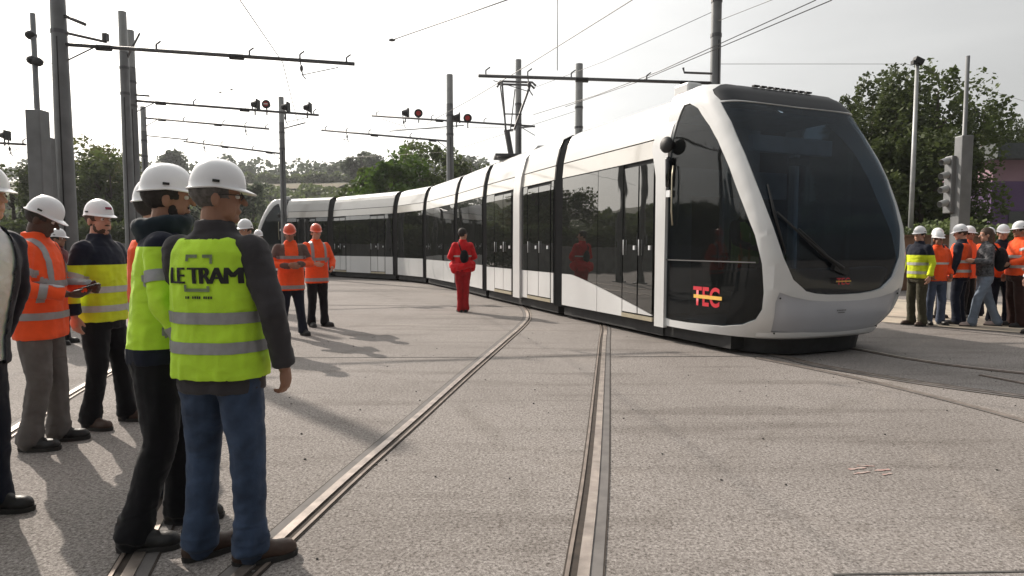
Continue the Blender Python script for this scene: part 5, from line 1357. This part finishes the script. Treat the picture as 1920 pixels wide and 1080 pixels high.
# crowd at the right
GR = 'crowd beside the tram nose at the right'
person(gp(1717, 610), -165, 'man in navy jacket with yellow lower half, leftmost of the right crowd', H=1.76, vox=.016, skin=M_SKIN, hair=M_HAIRD, helm=M_HELM, head=(10, 0), jacket=M_NAVY,
    jmats=(zsplit(1.30), lambda c: 0 if c.z > 1.30 else 1, [M_NAVY, M_YELV]), trousers=M_OLIVE, shoes=M_LEATH, bands=[('j', 'h', 1.14, .05, M_TAPEW), ('j', 'h', .98, .05, M_TAPEW)], hem=.88, armR=((.02, -.28, 1.17), (.14, -.24, .96)), group=GR)
person(gp(1752, 609), -92, 'woman in white helmet facing the camera, orange vest and blue-grey jeans', H=1.68, vox=.016, bulk=.95, skin=M_SKIN2, hair=M_HAIRD, hairlen=.10, helm=M_HELM, jacket=M_ORNG, trousers=cloth('slate_jeans', (.07, .09, .14)), shoes=M_LEATHD,
    bands=[('j', 'h', 1.20, .04, M_TAPEW)], hem=.86, armL=((.0, .26, 1.17), (.12, .20, .98)), armR=((.0, -.26, 1.17), (.12, -.20, .98)), group=GR)
person(gp(1795, 608), 128, 'man seen from behind, orange vest over navy, just left of the long haired woman', H=1.80, vox=.016, skin=M_SKIN, hair=M_HAIRB, helm=M_HELM, head=(30, 8), jacket=M_NAVY, vest=M_ORNG, trousers=M_NAVY,
    bands=[('v', 'h', 1.15, .05, M_TAPEW), ('v', 'h', .98, .05, M_TAPEW)], group=GR)
M_FLOR = mat('dark_patterned_cloth', (.012, .014, .018), rough=.8, vscale=26, var2=(.12, .12, .13), bump=.3, bscale=40, detail=6)
pw, _, _ = person(gp(1842, 612), 160, 'bare headed long haired woman in dark patterned top and pale jeans, stepping wide', H=1.76, vox=.016, bulk=.9, skin=M_SKIN, hair=M_HAIRB, hairlen=.22, head=(0, 5), jacket=M_FLOR, trousers=M_JEANL, shoes=cloth('pale_trainers', (.45, .36, .34)),
    legL=((.12, .11, .52), (.20, .12, .09), 8), legR=((-.10, -.11, .50), (-.26, -.13, .09), -5), hem=.92, armL=((.02, .26, 1.18), (.22, .16, 1.20)), armR=((.03, -.26, 1.18), (.20, -.16, 1.18)), group=GR)
bpy.context.view_layer.update()
bk = remesh(MB().ell((0, 0, 0), (.11, .15, .22)).ell((-.08, 0, -.06), (.06, .11, .11)), .016, 2); bk_ = link('backpack', bk, M_BLACKC)
bk_.location = pw.matrix_world @ Vector((-.23, 0, 1.22)); bk_.rotation_euler = (0, 0, R(160)); tag(bk_, 'black backpack worn by the bare headed long haired woman', 'backpack')
MB().tube([(.06, .09, .15), (.14, .10, .26), (.24, .10, .22)], .018, 6).tube([(.06, -.09, .15), (.14, -.10, .26), (.24, -.10, .22)], .018, 6).obj('strap', M_BLACKC, bk_, True)
person(gp(1872, 607), -115, 'man in white helmet behind the backpack, open orange vest over navy sweater', H=1.80, vox=.016, skin=M_SKIN, hair=M_HAIRD, helm=M_HELM, head=(0, 6), jacket=M_NAVY, vest=M_ORNG, trousers=M_NAVY, bands=[('v', 'h', 1.10, .05, M_TAPEW)], group=GR)
person(gp(1903, 613), 172, 'tall man in red-orange jacket with pale bands at the right edge', H=1.84, vox=.016, bulk=1.12, skin=M_SKIN2, hair=M_HAIRD, helm=M_HELM, jacket=M_ORNG, trousers=cloth('dark_brown', (.035, .015, .012)), shoes=M_LEATHD,
    bands=[('j', 'h', 1.22, .05, M_TAPEW), ('j', 'h', 1.05, .05, M_TAPEW), ('j', 'L', .4, .05, M_TAPEW)], armL=((.04, .28, 1.18), (.24, .18, 1.10)), hem=.90, group=GR)
person((at(1948, 628).x, at(1948, 628).y), 178, 'man in white shirt cut off by the right edge', H=1.78, vox=.02, bulk=1.05, skin=M_SKIN, hair=M_HAIRG, helm=M_HELM, jacket=M_WHITEC, trousers=M_NAVY, armL=((.06, .28, 1.18), (.28, .18, 1.10)), group=GR)
person((at(1775, 600).x, at(1775, 596).y), -80, 'man in orange vest half hidden in the back row between woman and vest man', H=1.76, vox=.02, skin=M_SKIN2, hair=M_HAIRD, helm=M_HELM, jacket=M_DGREY, vest=M_ORNG, trousers=M_BLACKC, group=GR)
person((at(1888, 600).x, at(1888, 594).y), -150, 'man in orange jacket and white helmet in the back row beside the tall man', H=1.78, vox=.02, skin=M_SKIN, hair=M_HAIRD, helm=M_HELM, jacket=M_ORNG, trousers=M_NAVY, group=GR)
person((at(1822, 598).x, at(1822, 596).y), -60, 'man in orange jacket and white helmet in the back row above the long haired woman', H=1.80, vox=.02, skin=M_SKIN2, hair=M_HAIRD, helm=M_HELM, jacket=M_ORNG, trousers=M_BLACKC, group=GR)
# driver in the cab
dv, _, _ = person((0, 0), 0, 'driver in lime vest standing at the desk inside the tram cab', H=1.70, vox=.018, skin=M_SKIN, hair=M_HAIRD, jacket=M_NAVY, vest=M_LIME, trousers=M_NAVY, armL=((.10, .26, 1.17), (.32, .18, 1.10)), armR=((.10, -.26, 1.17), (.32, -.18, 1.10)))
dp = C0 + TD * .95 - TP * .62; dv.location = (dp.x, dp.y, .38); dv.rotation_euler[2] = math.atan2(TD.y, TD.x)
# faded red spray marks on the concrete
M_SPRAY = mat('faded_red_spray', (.42, .22, .20), rough=.9, vscale=30, var2=(.36, .33, .30), detail=6)
v = []; f = []
for (x0, y0, x1, y1, w_) in [(1592, 880, 1622, 876, .03), (1600, 888, 1630, 884, .025), (1640, 882, 1668, 880, .03), (1606, 872, 1640, 874, .018), (1655, 890, 1672, 887, .02)]:
    a, b = at(x0, y0, .004), at(x1, y1, .004); d = (b - a).normalized(); s_ = Vector((-d.y, d.x, 0)) * w_ / 2; n = 6; k0 = len(v)
    for i in range(n + 1):
        p = a.lerp(b, i / n); ww = .4 + .6 * abs(math.sin(i * 2.3 + x0)); v += [p - s_ * ww, p + s_ * ww]
    for i in range(n): f.append((k0 + 2 * i, k0 + 2 * i + 2, k0 + 2 * i + 3, k0 + 2 * i + 1))
tag(link('spray_mark', mesh(v, f, False), M_SPRAY), 'faded red spray marks on the concrete right of the tracks', 'marking')
# ---------------------------------------------------------------- thin morning haze
hm = bpy.data.materials.new('haze'); hm.use_nodes = True; t = hm.node_tree; t.nodes.clear()
o_ = t.nodes.new('ShaderNodeOutputMaterial'); pv_ = t.nodes.new('ShaderNodeVolumePrincipled')
pv_.inputs['Color'].default_value = (.93, .95, 1.0, 1); pv_.inputs['Density'].default_value = 0.00034; pv_.inputs['Anisotropy'].default_value = 0.45
t.links.new(pv_.outputs[0], o_.inputs['Volume'])
hz_ = link('haze', MB().box((0, 25, 24), (1230, 870, 50.5)).me(), hm); hz_['kind'] = 'stuff'; hz_['label'] = 'thin pale haze over the yard and the hill'
